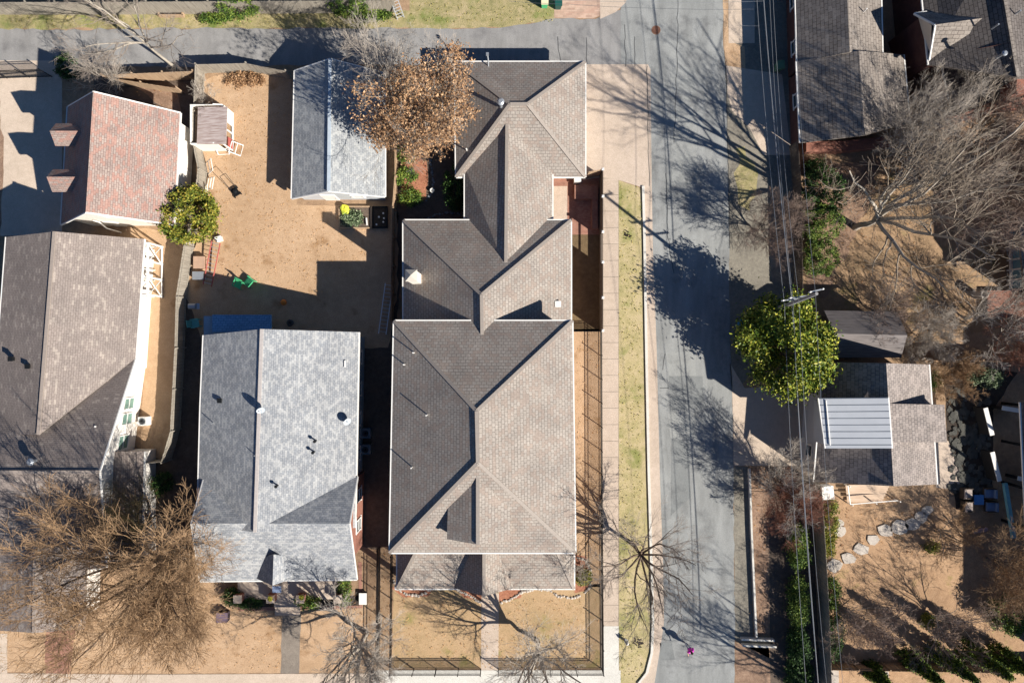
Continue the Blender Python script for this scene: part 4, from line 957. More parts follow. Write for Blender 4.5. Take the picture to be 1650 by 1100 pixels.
# AC units
def ac(label, px, py, s=.85):
    t = thing('air_conditioner', label, 'air conditioner', P(px, py)); m = MB(); m.box((0, 0, .4), (s, s, .78)); m.build('casing', M_plain('ac grey', '#6f777c', .06) if s > .8 else WHITE, t, world=False)
    m = MB(); m.lathe([(s*.4, .8), (s*.4, .83), (s*.34, .83), (s*.34, .8)], (0, 0, 0), 20)
    for k in range(4): a = k*math.pi/4; m.box((0, 0, .82), (s*.76, .02, .02), a)
    m.build('fan_grille', STEEL, t, world=False); m = MB(); m.lathe([(.09, .8), (.09, .86), (.03, .87)], (0, 0, 0), 10); m.build('hub', BLACK, t, world=False)
ac('upper one of the two air conditioners beside the grey house', 592, 696); ac('lower one of the two air conditioners beside the grey house', 592, 722)
ac('pale air conditioner against the white wall of the brown house', 237, 677, .75)
# raised planters and beds
def planter(label, pts, h, mat, soil, t_=.12, name='raised_bed'):
    t = thing(name, label, 'planter', P(*pts[0])); q = [P(*a) for a in pts]
    for a, b in zip(q, q[1:]+q[:1]): m = MB(); d = (b-a).normalized()*t_*.49; m.bar(a-d+Vector((0, 0, h/2)), b+d*0+Vector((0, 0, h/2)), t_, h); m.build('side', mat, t)
    m = MB(); m.poly([(v.x, v.y, h-.08) for v in q][::-1]); m.build('soil', soil, t)
    return t
planter('small tan timber planter on the verge of the alley, top left', [(259, 14), (297, 14), (297, 28), (259, 28)], .4, WOODT, SOIL)
planter('brown raised bed with dry plants south of the grey garage', [(548, 334), (599, 334), (599, 368), (548, 368)], .3, WOODT, DIRT)
planter('black seed tray bed with small pale pots beside the dry raised bed', [(602, 334), (624, 334), (624, 367), (602, 367)], .25, BLACK, SOIL)
for i, (x, y) in enumerate(((611, 350), (618, 344), (619, 352), (607, 362), (618, 358))):
    m = MB(); m.lathe([(.06, 0), (.08, .14)], P(x, y, .18), 8); tag(m.build('flower_pot', WHITE, None), ['leftmost upper', 'topmost', 'rightmost', 'lower left', 'lower right'][i]+' of the five tiny white pots in the black seed tray bed', 'pot', 'pots in the seed tray')
m = MB(); m.box(P(591, 357, .4), (.12, .65, .06), .1); tag(m.build('plank', WHITE, None), 'short white plank across the brown raised bed', 'plank')
m = MB(); m.blob(tuple(P(556, 338, .4)), (.4, .45, .2), 5, .5, 9, 6); tag(m.build('compost_bag', M_leaf('bag print', ['#b7c93a', '#d6d243', '#4fae4a']), None), 'crumpled green and yellow bag at the corner of the dry raised bed', 'bag')
# hydrant
t = thing('fire_hydrant', 'white fire hydrant on the grass strip by the sidewalk near the corner', 'fire hydrant', P(1009, 1032)); m = MB()
m.lathe([(.17, 0), (.17, .06), (.11, .08), (.11, .5), (.15, .52), (.15, .56), (.12, .6), (.08, .7), (.03, .74), (.03, .8)], P(1009, 1032), 14); m.build('barrel', WHITE, t)
for a in (0, 2.1, 4.2): c = P(1009, 1032, .42); d = Vector((math.cos(a), math.sin(a), 0)); m = MB(); m.tube(c+d*.08, c+d*.2, .06, .06, 10); m.build('outlet_cap', STEEL, t)
# manhole
t = thing('manhole_cover', 'round rusty manhole cover in the street near the alley mouth', 'manhole cover', P(1057, 49)+Vector((0, 0, .014))); m = MB(); m.lathe([(.4, 0), (.4, .012), (.33, .012), (.33, .008)], (0, 0, 0), 24); m.build('ring', M_plain('rusty ring', '#7a5a48', .15), t, world=False)
m = MB(); m.lathe([(.32, .0), (.32, .012)], (0, 0, 0), 24)
for k in range(-3, 4): m.box((0, k*.085, .014), (math.sqrt(max(.01, .09-(k*.085)**2))*1.8, .02, .008))
m.build('lid', M_plain('rusty lid', '#6a4a3c', .2, 8), t, world=False)
# molehills / pits in the grass strip
m = MB(); rg = random.Random(5)
for x, y, n in ((1031, 1036, 26), (1023, 1033, 12), (1011, 379, 22)):
    for i in range(n): c = P(x+rg.gauss(0, 2.6), y+rg.gauss(0, 2.6), .02); m.blob(tuple(c), (.07, .07, .04), i, .6, 6, 3)
tag(m.build('earth_clods', SOIL, None), None, None, None, 'stuff')
# patio furniture
def armchair(label, px, py, rz, cush):
    t = thing('outdoor_armchair', label, 'armchair', P(px, py), rz); m = MB(); m.box((0, 0, .2), (.9, .9, .2)); m.box((-.42, 0, .42), (.1, .9, .45)); m.build('frame', M_plain('rattan', '#4a3f36', .2), t, world=False)
    m = MB(); m.box((.04, 0, .4), (.78, .74, .16)); m.box((-.33, 0, .62), (.16, .74, .34)); m.build('cushion', cush, t, world=False)
    for s_ in (-1, 1): m = MB(); m.box((0, s_*.42, .42), (.86, .08, .4)); m.build('armrest', M_plain('rattan', '#4a3f36', .2), t, world=False)
CUSH = M_plain('beige cushion', '#a3958b', .06); CUSHB = M_plain('blue grey cushion', '#6c7f9c', .06)
armchair('upper left beige cushioned outdoor chair of the stone patio seating', 1553, 793, 0, CUSH)
armchair('lower left beige outdoor chair with crumpled cover', 1554, 814, 0, CUSH)
armchair('upper right blue grey outdoor chair of the patio seating', 1590, 793, math.pi, CUSHB)
armchair('lower right blue grey outdoor chair of the patio seating', 1592, 814, math.pi, CUSHB)
t = thing('outdoor_table', 'square blue coffee table between the four patio chairs', 'table', P(1572, 803)); m = MB(); m.box((0, 0, .42), (.85, .85, .05)); m.build('tabletop', M_plain('blue table paint', '#4f83b8', .06), t, world=False)
for sx in (-.36, .36):
    for sy in (-.36, .36): m = MB(); m.box((sx, sy, .2), (.06, .06, .4)); m.build('leg', M_plain('blue table paint', '#4f83b8', .06), t, world=False)
m = MB(); rg = random.Random(9)
for i in range(7): m.blob((P(1570+i*3, 856-i*.6, .2).x, P(1570, 856-i*.6, .2).y, .22), (.22, .18, .12), i, .5, 8, 5)
tag(m.build('crumpled_blanket', M_plain('pink blanket', '#a98d8c', .08), None, smooth=True), 'crumpled pale pink blanket on the dark terrace below the patio chairs', 'blanket')
# wooden steps
t = thing('wooden_steps', 'wide pale wooden steps with a white handrail south of the metal dormer house', 'steps', P(1395, 795))
for i in range(6): a = P(1362+i*1.5, 783+i*5, .7); b = P(1432-i*1, 783+i*5, .7); m = MB(); m.box(((a.x+b.x)/2, a.y, .75-.11*i), (b.x-a.x, .27, .05)); m.build('tread', M_wood('pale deck', '#b39b84', '#cbb49d', 1, 'x'), t)
m = MB(); m.bar(P(1366, 782, 1.6), P(1370, 812, 1.1), .06, .08); m.bar(P(1370, 812, 1.1), P(1446, 806, 1.1), .06, .08)
for x, y in ((1366, 782), (1370, 812), (1408, 809), (1446, 806)): c = P(x, y, .6); m.box((c.x, c.y, .55), (.08, .08, 1.1))
m.build('handrail', WHITE, t)
# stepping stones
ss = [(1344, 910, 10), (1366, 899, 9), (1386, 884, 9), (1406, 869, 8), (1426, 854, 10), (1448, 850, 11), (1470, 844, 9), (1484, 832, 9), (1493, 821, 7), (1353, 856, 8), (1352, 842, 6)]
words = ['lowest', 'second', 'third', 'fourth small', 'fifth', 'sixth and largest', 'seventh, shaded', 'eighth', 'ninth, uppermost']
for i, (x, y, r) in enumerate(ss):
    rg = random.Random(i); c = P(x, y); n = 8; pts = []
    for k in range(n): a = 2*math.pi*k/n+rg.random()*.3; q = r/S*1.3*(.8+.4*rg.random()); pts.append((c.x+q*math.cos(a), c.y+q*.85*math.sin(a)))
    m = MB(); m.prism(pts, 0, .1); lab = (words[i]+' pale stepping stone of the curved row, counted from the fence') if i < 9 else ('lower pale stone beside the ivy strip' if i == 9 else 'upper pale stone beside the ivy strip')
    tag(m.build('stepping_stone', STONE, None), lab, 'stepping stone', 'stepping stones')
rg = random.Random(3); m = MB()
for i in range(260):
    x, y = 1530+rg.random()*66, 625+rg.random()*170; c = P(x, y); r = .14+rg.random()*.22; n = 6; ph_ = rg.random()*6
    m.prism([(c.x+r*math.cos(ph_+k*1.047)*(.8+.3*rg.random()), c.y+r*math.sin(ph_+k*1.047)*(.8+.3*rg.random())) for k in range(n)], .012, .03+.0004*i)
tag(m.build('flagstones', FLAG, None), None, None, None, 'structure')
# stone bed edging
def stones(label, pts, r=.12, seed=1, mat=STONE):
    rg = random.Random(seed); m = MB(); ps = [P(*q) for q in pts]
    for a, b in zip(ps[:-1], ps[1:]):
        k = max(1, int((b-a).length/(r*1.7)))
        for i in range(k): c = a.lerp(b, i/k); rr = r*(.7+.6*rg.random()); m.blob((c.x+rg.gauss(0, .03), c.y+rg.gauss(0, .03), rr*.35), (rr, rr, rr*.6), rg.random()*99, .4, 7, 4)
    tag(m.build('stone_border', mat, None), label, 'stone border')
stones('pale stone border curving round the left front bed of the corner house', [(634, 934), (640, 948), (655, 957), (675, 958), (690, 952), (702, 946)], .13, 1)
stones('pale stone border between the left bed and the front path', [(738, 950), (755, 958), (770, 967), (776, 972)], .11, 2)
stones('pale stone border right of the front path', [(804, 972), (820, 966), (838, 955), (860, 948), (885, 950), (900, 960), (922, 963), (938, 958)], .12, 3)
stones('pale stone border of the corner bed by the iron fence', [(930, 898), (945, 903), (953, 925), (950, 945), (940, 957)], .12, 4)
stones('curved dark stone edging of the courtyard mulch bed', [(684, 243), (693, 260), (698, 290), (696, 310), (684, 326)], .11, 5, M_plain('grey edging', '#71767c', .2))
stones('stone edging across the south of the courtyard', [(690, 352), (705, 345), (725, 342), (745, 346)], .11, 6, M_plain('grey edging', '#71767c', .2))
# retaining curb
def low_wall(name, label, pts, h, wd, mat):
    m = MB(); ps = [P(*q) for q in pts]
    for a, b in zip(ps[:-1], ps[1:]): m.bar((a.x, a.y, h/2), (b.x, b.y, h/2), wd, h)
    tag(m.build(name, mat, None), label, 'low wall')
low_wall('retaining_curb', 'long low concrete retaining curb beside the dry raised verge across the street', [(1206, 754), (1209, 850), (1214, 960), (1217, 1024)], .35, .16, CONCW)
low_wall('headwall', 'upper pale concrete bar of the culvert by the street, lower right', [(1192, 1026), (1245, 1028)], .5, .15, CONCW)
low_wall('headwall', 'lower blue white concrete bar of the culvert by the street, lower right', [(1194, 1036), (1248, 1038)], .5, .15, CONCW)
low_wall('hedge_wall', 'low pale wall beside the shaded path left of the metal dormer house', [(1296, 640), (1303, 760)], .9, .3, CONCW)
m = MB(); c = P(1334, 1082); m.box((c.x, c.y, .5), (.8, 1.2, 1.0)); m.box((c.x, c.y, 1.03), (.9, 1.3, .06)); tag(m.build('stone_pillar', STONE, None), 'pale pillar at the foot of the weathered fence, bottom edge', 'pillar')
m = MB(); c = P(1414, 1080); m.box((c.x, c.y, .5), (.7, .9, 1.0)); m.box((c.x, c.y, 1.03), (.8, 1.0, .06)); tag(m.build('stone_pillar', STONE, None), 'pale pillar in the middle of the low wooden garden fence', 'pillar')
# patio grill table / bench in brick patio
m = MB(); c = P(929, 292); m.box((c.x, c.y, .5), (.55, .5, 1.0)); m.box((c.x, c.y, 1.02), (.6, .55, .05)); tag(m.build('patio_cabinet', WHITE, None), 'small white topped cabinet against the garage wall on the brick patio', 'cabinet')
bw_ = thing('brick_bench', 'L shaped brick bench in the shaded corner of the brick patio', 'bench', P(930, 320)); m = MB()
a, b = P(925, 300), P(962, 322); m.box(((a.x+b.x)/2, (a.y+b.y)/2, .23), (b.x-a.x, a.y-b.y, .46)); m.build('seat', BRICKW, bw_); m = MB(); a, b = P(953, 322.2), P(962, 370); m.box(((a.x+b.x)/2, (a.y+b.y)/2, .23), (b.x-a.x, a.y-b.y, .46)); m.build('side_seat', BRICKW, bw_)
m = MB(); c = P(697, 308); m.lathe([(.14, 0), (.2, .3), (.2, .34), (.15, .34), (.12, .2)], c, 14); tag(m.build('flower_pot', WHITE, None), 'white round pot beside the courtyard mulch bed', 'flower pot')
m = MB(); c = P(446, 949, 1.15); m.box(c, (.75, .55, .08)); tag(m.build('porch_awning_panel', M_plain('pale blue panel', '#8fa0bd', .06), None), 'pale blue panel on top of the porch pier by the steps', 'panel')
for x, y, l in ((438, 961, 'flower pot with yellow plant on the pier left of the porch steps'), (488, 959, 'flower pot with yellow plant on the pier right of the porch steps')):
    t = thing('flower_pot', l, 'flower pot', P(x, y, 1.17)); m = MB(); m.lathe([(.16, 0), (.22, .28), (.22, .3), (.17, .3)], (0, 0, 0), 12); m.build('pot', CARD, t, world=False); m = MB(); m.blob((0, 0, .38), (.22, .22, .16), 2, .6, 9, 6); m.build('plant', M_leaf('pot plant', ['#6a6a20', '#b0a83a', '#d2c85a']), t, world=False)

# ---------------------------------------------------------------- person
SKIN = M_plain('skin', '#c99a7c', .05, 3, .55); PINK = M_plain('magenta top', '#d63cb8', .08, 4); LEGG = M_plain('pale grey leggings', '#c9c6cc', .05); HAIR = M_plain('dark brown hair', '#2b1c16', .2, 20); SHOE = M_plain('white shoes', '#dcdcdc', .05)
per = thing('person', 'person in magenta top and pale leggings walking in the street, right arm held out', 'person', P(1107, 1038), math.radians(200))
# local frame: facing +Y, x to the right
V = [(0,0,.93),(0,.0,1.08),(0,-.01,1.25),(0,-.02,1.4),(0,-.01,1.49),(0,.02,1.57),(0,.03,1.66),(0,.02,1.74),
     (-.1,0,.88),(-.11,.16,.5),(-.1,.02,.1),(-.1,.06,.05),(-.1,.2,.035),
     (.1,0,.88),(.11,-.02,.5),(.11,-.3,.13),(.11,-.28,.06),(.11,-.14,.03),
     (-.18,-.02,1.38),(-.27,-.1,1.12),(-.25,.06,.93),(-.25,.11,.87),
     (.18,-.02,1.38),(.27,.04,1.12),(.3,.28,1.08),(.31,.35,1.08)]
Ed = [(0,1),(1,2),(2,3),(3,4),(4,5),(5,6),(6,7),(0,8),(8,9),(9,10),(10,11),(11,12),(0,13),(13,14),(14,15),(15,16),(16,17),(3,18),(18,19),(19,20),(20,21),(3,22),(22,23),(23,24),(24,25)]
Rr = [(.14,.1),(.12,.09),(.14,.1),(.13,.09),.05,.07,.095,.07,.085,.058,.04,.042,.03,.085,.058,.04,.042,.03,.055,.042,.032,.035,.055,.042,.032,.035]
def add_fingers(V, Ed, Rr, palm, d, x, up=(0, 0, -1)):
    d = Vector(d).normalized(); x = Vector(x).normalized(); p = Vector(V[palm])
    for k, (o_, L) in enumerate(((-.027, .06), (-.009, .072), (.009, .068), (.027, .052))):
        a = p+x*o_+d*.03; b = a+d*L*.55+Vector(up)*.006; c = b+d*L*.45+Vector(up)*.02; i = len(V)
        V += [tuple(a), tuple(b), tuple(c)]; Rr += [.011, .009, .008]; Ed += [(palm, i), (i, i+1), (i+1, i+2)]
    a = p-x*.035+d*.0; b = a-x*.02+d*.035; i = len(V); V += [tuple(a), tuple(b)]; Rr += [.012, .01]; Ed += [(palm, i), (i, i+1)]
add_fingers(V, Ed, Rr, 21, (0, .5, -.8), (0, 1, .4)); add_fingers(V, Ed, Rr, 25, (.1, 1, 0), (1, 0, 0))
import bmesh
def skinobj(name, verts, edges, radii, mat, parent, sub=2):
    bm = bmesh.new(); lay = bm.verts.layers.skin.verify(); vs = [bm.verts.new(v) for v in verts]
    for a, b in edges: bm.edges.new((vs[a], vs[b]))
    for i, r in enumerate(radii): vs[i][lay].radius = r if isinstance(r, tuple) else (r, r); vs[i][lay].use_root = (i == 0)
    me = bpy.data.meshes.new(name); bm.to_mesh(me); bm.free(); me.materials.append(mat)
    o = bpy.data.objects.new(name, me); COL.objects.link(o); o.parent = parent
    k = o.modifiers.new('skin', 'SKIN'); k.use_smooth_shade = True; s = o.modifiers.new('sub', 'SUBSURF'); s.levels = sub; s.render_levels = sub; return o
body = skinobj('body', V, Ed, Rr, SKIN, per)
def subset(ids, extra=.014):
    mp_2 = {v: i for i, v in enumerate(ids)}; return [V[i] for i in ids], [(mp_2[a], mp_2[b]) for a, b in Ed if a in mp_2 and b in mp_2], [tuple(q+extra for q in (Rr[i] if isinstance(Rr[i], tuple) else (Rr[i], Rr[i]))) for i in ids]
a, b, c = subset([1, 0, 2, 3, 18, 19, 20, 22, 23], .05); skinobj('top', a, b, c, PINK, per)
a, b, c = subset([0, 8, 9, 10, 13, 14, 15], .012); skinobj('leggings', a, b, c, LEGG, per)
for ids in ([10, 11, 12], [15, 16, 17]): a, b, c = subset(ids, .014); skinobj('shoe', a, b, c, SHOE, per)
m = MB(); m.blob((0, -.02, 1.7), (.115, .12, .13), 4, .08, 14, 10); m.blob((0, -.13, 1.62), (.05, .06, .14), 4, .08, 10, 8); m.build('hair', HAIR, per, smooth=True, world=False)
m = MB(); m.blob((0, .125, 1.66), (.016, .03, .022), 1, 0, 8, 6); m.build('nose', SKIN, per, smooth=True, world=False)
for s_ in (-1, 1):
    m = MB(); m.blob((s_*.035, .115, 1.69), (.014, .008, .01), 1, 0, 8, 6); m.build('eye', BLACK, per, world=False)
    m = MB(); m.blob((s_*.1, .02, 1.67), (.012, .025, .035), 1, 0, 8, 6); m.build('ear', SKIN, per, world=False)
m = MB(); m.blob((0, .115, 1.615), (.03, .01, .008), 1, 0, 8, 6); m.build('mouth', REDM, per, world=False)
# ---------------------------------------------------------------- vegetation
def tubes(segs, n):
    A = np.array([s[0] for s in segs]); B = np.array([s[1] for s in segs]); r0 = np.array([s[2] for s in segs]); r1 = np.array([s[3] for s in segs])
    d = B-A; L = np.linalg.norm(d, axis=1, keepdims=True); L[L == 0] = 1; d /= L
    up = np.tile(np.array([0, 0, 1.0]), (len(A), 1)); up[np.abs(d[:, 2]) > .95] = (1, 0, 0)
    x = np.cross(d, up); x /= np.linalg.norm(x, axis=1, keepdims=True); y = np.cross(d, x)
    V = np.empty((len(A), 2*n, 3))
    for i in range(n):
        a = 2*math.pi*i/n; o = x*math.cos(a)+y*math.sin(a)
        V[:, i] = A+o*r0[:, None]; V[:, n+i] = B+o*r1[:, None]
    base = (np.arange(len(A))*2*n)[:, None]; F = []
    for i in range(n): j = (i+1) % n; F.append(base+np.array([[i, j, n+j, n+i]]))
    return V.reshape(-1, 3), np.stack(F, 1).reshape(-1, 4)
def branching(rg, base, trunk_h, h, spread, mains, depth, r0, kids=(4, 6), droop=0.0, wig=.22, lean=(0, 0), twig=1.0, minr=.007, upb=.2):
    """segments (a, b, ra, rb, level) of a bare tree in the tree's own frame"""
    out = []; tips = []
    def grow(p, d, L, r, lv):
        n = 6 if lv <= 1 else (5 if lv == 2 else 3); q = p.copy(); dd = d.copy(); pts = [q.copy()]; rr = [r]
        for i in range(n):
            dd = dd+Vector((rg.gauss(0, wig), rg.gauss(0, wig), rg.gauss(0, wig*.7)+(upb*.5 if lv < 3 else upb*.2)-droop*(i/n)*(lv > 1)))
            dd.normalize(); q2 = q+dd*(L/n); r2 = max(minr, r*(1-.75*(i+1)/n))
            out.append((tuple(q), tuple(q2), rr[-1], r2, lv)); q = q2; pts.append(q.copy()); rr.append(r2)
        tips.append(tuple(q))
        if lv < depth:
            k = rg.randint(*kids)
            if lv == depth-1: k = max(1, int(k*twig))
            for j in range(k):
                t = .22+.75*rg.random(); i = min(n-1, int(t*n)); pp = pts[i].lerp(pts[i+1], t*n-i); base_d = (pts[i+1]-pts[i]).normalized()
                a = base_d.orthogonal().normalized(); b = base_d.cross(a); ph_ = rg.random()*6.283
                s_ = a*math.cos(ph_)+b*math.sin(ph_); nd = (base_d*(.75+.4*rg.random())+s_*(.55+.35*rg.random())).normalized()
                grow(pp, nd, L*(.42+.25*rg.random())*(1.05-.4*t), max(minr, rr[i]*.55), lv+1)
    b = Vector(base); top = b+Vector((lean[0], lean[1], trunk_h)); q = b.copy(); n = 4; rp = r0*1.25
    for i in range(n):
        q2 = b.lerp(top, (i+1)/n)+Vector((rg.gauss(0, .06), rg.gauss(0, .06), 0)); r2 = r0*(1-.08*(i+1)); out.append((tuple(q), tuple(q2), rp, r2, 0)); q = q2; rp = r2
    for k in range(mains):
        a = 2*math.pi*(k+rg.random()*.5)/mains; hz = spread/max(h-trunk_h, .1); 
        d = Vector((math.cos(a)*hz*(.6+.5*rg.random()), math.sin(a)*hz*(.6+.5*rg.random()), 1*(.55+.5*rg.random()))).normalized()
        grow(q-Vector((0, 0, rg.random()*trunk_h*.25)), d, math.hypot(spread, h-trunk_h)*(.72+.25*rg.random()), r0*.62, 1)
    return out, tips
def leaf_cards(rg, pts, size, n, clump, flat=.3):
    """n small bent leaves scattered round the given clump centres"""
    c = np.array([pts[i] for i in rg.integers(0, len(pts), n)]); c = c+rg.normal(0, clump, (n, 3))
    nrm = rg.normal(0, 1, (n, 3)); nrm[:, 2] = np.abs(nrm[:, 2])+flat; nrm /= np.linalg.norm(nrm, axis=1, keepdims=True)
    t = np.cross(nrm, rg.normal(0, 1, (n, 3))); t /= np.linalg.norm(t, axis=1, keepdims=True)+1e-9; b = np.cross(nrm, t)
    s = size*(.6+.8*rg.random((n, 1)))
    V = np.stack([c-t*s, c-b*s*.5+nrm*s*.12, c+t*s, c+b*s*.5+nrm*s*.12], 1).reshape(-1, 3)
    F = (np.arange(n)*4)[:, None]+np.array([[0, 1, 2, 3]]); return V, F
def bare_tree(label, px, py, h, spread, seed, mains=5, depth=4, r0=.22, kids=(4, 6), bark=None, twigm=None, group=None, cat='tree', name='bare_tree', th=None, **kw):
    t = thing(name, label, cat, P(px, py), group=group); rg = random.Random(seed)
    segs, tips = branching(rg, (0, 0, 0), th if th is not None else h*.28, h, spread, mains, depth, r0, kids, **kw)
    lo = [s for s in segs if s[4] <= 1]; hi = [s for s in segs if s[4] > 1]
    V, F = tubes(lo, 7); npmesh('trunk', V, F, bark or BARK, t, True)
    big = [s for s in hi if s[4] == 2]; V1, F1 = tubes(big, 5) if big else (np.zeros((0, 3)), np.zeros((0, 4), int)); sm_ = [s for s in hi if s[4] > 2]
    if sm_:
        V2, F2 = tubes(sm_, 3); V = np.concatenate([V1, V2]); F = np.concatenate([F1, F2+len(V1)])
    else: V, F = V1, F1
    npmesh('crown', V, F, twigm or TWIGG, t)
    return t, segs, tips
L_OAK = M_leaf('dry oak leaves', ['#5a4130', '#866447', '#aa8560', '#c4a380'], .7)
L_MAG = M_leaf('magnolia leaves', ['#1e3010', '#4a601c', '#8a9230', '#b8ae48'], .45)
L_ROUND = M_leaf('yellow green leaves', ['#2a3812', '#5c6a22', '#8f8a34', '#b49a44'], .55)
L_SHR = M_leaf('shrub leaves', ['#1d3312', '#3f5a22', '#65792f', '#8a9440'], .6)
L_DRK = M_leaf('dark evergreen leaves', ['#10200c', '#233c18', '#3c5a26', '#5a7434'], .6)
L_GRY = M_leaf('grey green leaves', ['#2a3a26', '#4d6040', '#7a8866', '#a0aa86'], .6)
L_CYP = M_leaf('cypress foliage', ['#152208', '#2c4012', '#566a1e', '#8a9130'], .7)
# bare trees
TW_OL = M_plain('olive twigs', '#766844', .3); TW_ST = M_plain('street tree twigs', '#7b7168', .2)
BT = bare_tree
BT('huge bare tree with dense brown twigs over the lawn and brown house, bottom left', 288, 890, 12.5, 6.8, 11, mains=14, r0=.24, kids=(7, 10), bark=BARKB, twigm=TWIG, twig=1.6, minr=.01, th=2.0, droop=.1, wig=.2)
BT('smaller curly olive brown bare tree between the brown house and the grey house', 256, 828, 6.5, 2.9, 12, mains=8, r0=.09, kids=(6, 8), bark=BARKB, twigm=TW_OL, wig=.36)
BT('bare tree with pale tangled branches on the lawn left of the iron fence', 590, 1020, 8.6, 4.4, 13, mains=11, r0=.21, kids=(7, 10), th=2.8, wig=.18, twig=1.4)
BT('bare tree with pale trunk inside the iron fence on the front lawn', 866, 1032, 9.5, 5.2, 14, mains=9, r0=.19, kids=(6, 9), th=2.6, wig=.16, twig=1.2)
BT('bare street tree with dark trunk on the grass strip, its twigs spreading over the street', 1020, 876, 8.5, 5.0, 15, mains=10, r0=.17, kids=(5, 8), bark=BARKB, twigm=TW_ST, lean=(.2, -.2), th=2.6, wig=.14, twig=1.2)
BT('bare tree rising from the alley fence over the alley, top left', 283, 110, 12, 4.2, 16, mains=7, r0=.14, kids=(5, 7), th=5.0, wig=.17, twigm=M_plain('alley twigs', '#857a6f', .2))
BT('low twiggy bare shrub tree north of the reddish brown garage', 190, 142, 3.6, 2.6, 161, mains=9, depth=3, r0=.06, kids=(8, 11), twigm=TWIGG)
BT('tall wide bare tree with long limbs in the yard right of the wires', 1378, 366, 16.5, 7.2, 172, mains=9, r0=.27, kids=(5, 7), th=4.0, minr=.01, wig=.17, twigm=M_plain('limb grey brown', '#8d8070', .25))
BT('dense greyish brown bare tree at the right side above the deck', 1520, 318, 8, 4.2, 18, mains=13, r0=.15, kids=(8, 11), th=1.5, bark=BARKB, twigm=TWIGP, twig=1.3, minr=.01)
BT('dense brown bare tree under the brick wall at the top right', 1545, 255, 7, 3.6, 183, mains=12, r0=.12, kids=(8, 10), th=1.0, bark=BARKB, twigm=TWIGP, twig=1.3, minr=.01)
BT('bare grey tree between the two brick houses at the top right', 1478, 192, 6.5, 3.2, 181, mains=9, r0=.1, kids=(6, 8), th=1.2, twigm=TWIGG)
BT('bare tree south of the long brick house with dense pale twigs', 1425, 255, 8, 3.8, 182, mains=11, r0=.11, kids=(7, 9), th=1.6, twigm=TWIGG)
BT('bare tree with long limbs at the corner of the deck', 1556, 512, 6, 3.4, 19, mains=8, r0=.1, kids=(6, 8), th=1.4)
BT('small pinkish bare tree beside the wires in the middle of the street side', 1220, 372, 5.0, 2.8, 20, mains=11, r0=.07, kids=(7, 9), twigm=TWIGP, th=.8)
BT('small bare tree beside the shaded driveway casting a fan shadow on the street', 1240, 758, 6.0, 3.2, 21, mains=9, r0=.09, kids=(6, 8), th=1.3, wig=.16)
BT('reddish twiggy crape myrtle beside the wires above the green hedge', 1256, 796, 4.6, 2.3, 22, mains=12, r0=.05, kids=(8, 10), twigm=TWIGR, th=.5)
BT('large pink grey bare shrub tree in the garden corner, bottom right', 1362, 985, 4.0, 3.2, 23, mains=13, r0=.055, kids=(6, 8), twigm=TWIGP, bark=BARK, th=.4)
BT('bare crape myrtle with white limbs among dark shrubs, bottom right', 1500, 992, 4.8, 3.2, 24, mains=9, r0=.08, kids=(5, 7), twigm=TWIGP, th=.6)
BT('brown twiggy tree at the right edge beside the dark terrace', 1590, 898, 6, 3.0, 25, mains=12, r0=.08, kids=(7, 9), twigm=TWIG, bark=BARKB, th=.6)
BT('reddish brown bare tree at the right edge below the deck', 1602, 540, 5, 2.4, 26, mains=11, r0=.08, kids=(6, 8), twigm=TWIGR, th=.8)
BT('tangled brown bush right of the slate roofed house along the fence', 1512, 606, 3.0, 2.3, 27, mains=13, r0=.04, kids=(7, 9), twigm=TWIG, th=.3)
BT('pale tangled bare bush on the roof edge of the garden shed', 1478, 542, 3.6, 3.0, 28, mains=12, r0=.05, kids=(7, 9), twigm=TWIGG, th=.4)
BT('bare tree over the shed roof with grey twigs south of the tall bare tree', 1405, 500, 5.0, 2.4, 281, mains=8, r0=.07, kids=(6, 8), twigm=TWIGP, th=1.0)
BT('bare tree beyond the bottom edge whose shadow falls on the street', 1395, 1165, 12, 5.5, 29, mains=8, r0=.2, kids=(5, 8), th=4)
BT('small thorny bare bush at the porch corner bed by the iron fence', 940, 912, 2.2, 1.0, 30, mains=9, depth=3, r0=.03, kids=(6, 8), twigm=TWIGG, th=.2)
BT('thin bare shrub beside the playhouse roof', 344, 170, 2.6, 1.3, 31, mains=9, depth=3, r0=.03, kids=(5, 7), twigm=TWIGG, th=.2)
BT('brown bare shrub tree at the corner of the grey house porch', 325, 900, 6.0, 3.0, 32, mains=11, r0=.07, kids=(6, 9), twigm=TWIG, th=.6)
BT('thin bare tree with streaky branches right of the stepping stones', 1512, 852, 3.2, 2.0, 33, mains=9, r0=.05, kids=(5, 7), twigm=TWIG, th=.3)
# leafy oak
t, segs, tips = bare_tree('oak with brown dead leaves between the grey garage and the corner house garage', 684, 197, 9.2, 4.8, 41, mains=12, depth=4, r0=.17, kids=(6, 9), th=2.0, wig=.17, bark=BARK, twigm=TWIGG, name='oak_tree')
tp = [p for p in tips if (p[1]-.5*p[0] < 1.5) and p[2] > 2.4 and math.hypot(p[0], p[1]) < 5]
rg = np.random.default_rng(4); V, F = leaf_cards(rg, tp, .1, 15000, .28); npmesh('leaves', V, F, L_OAK, t)
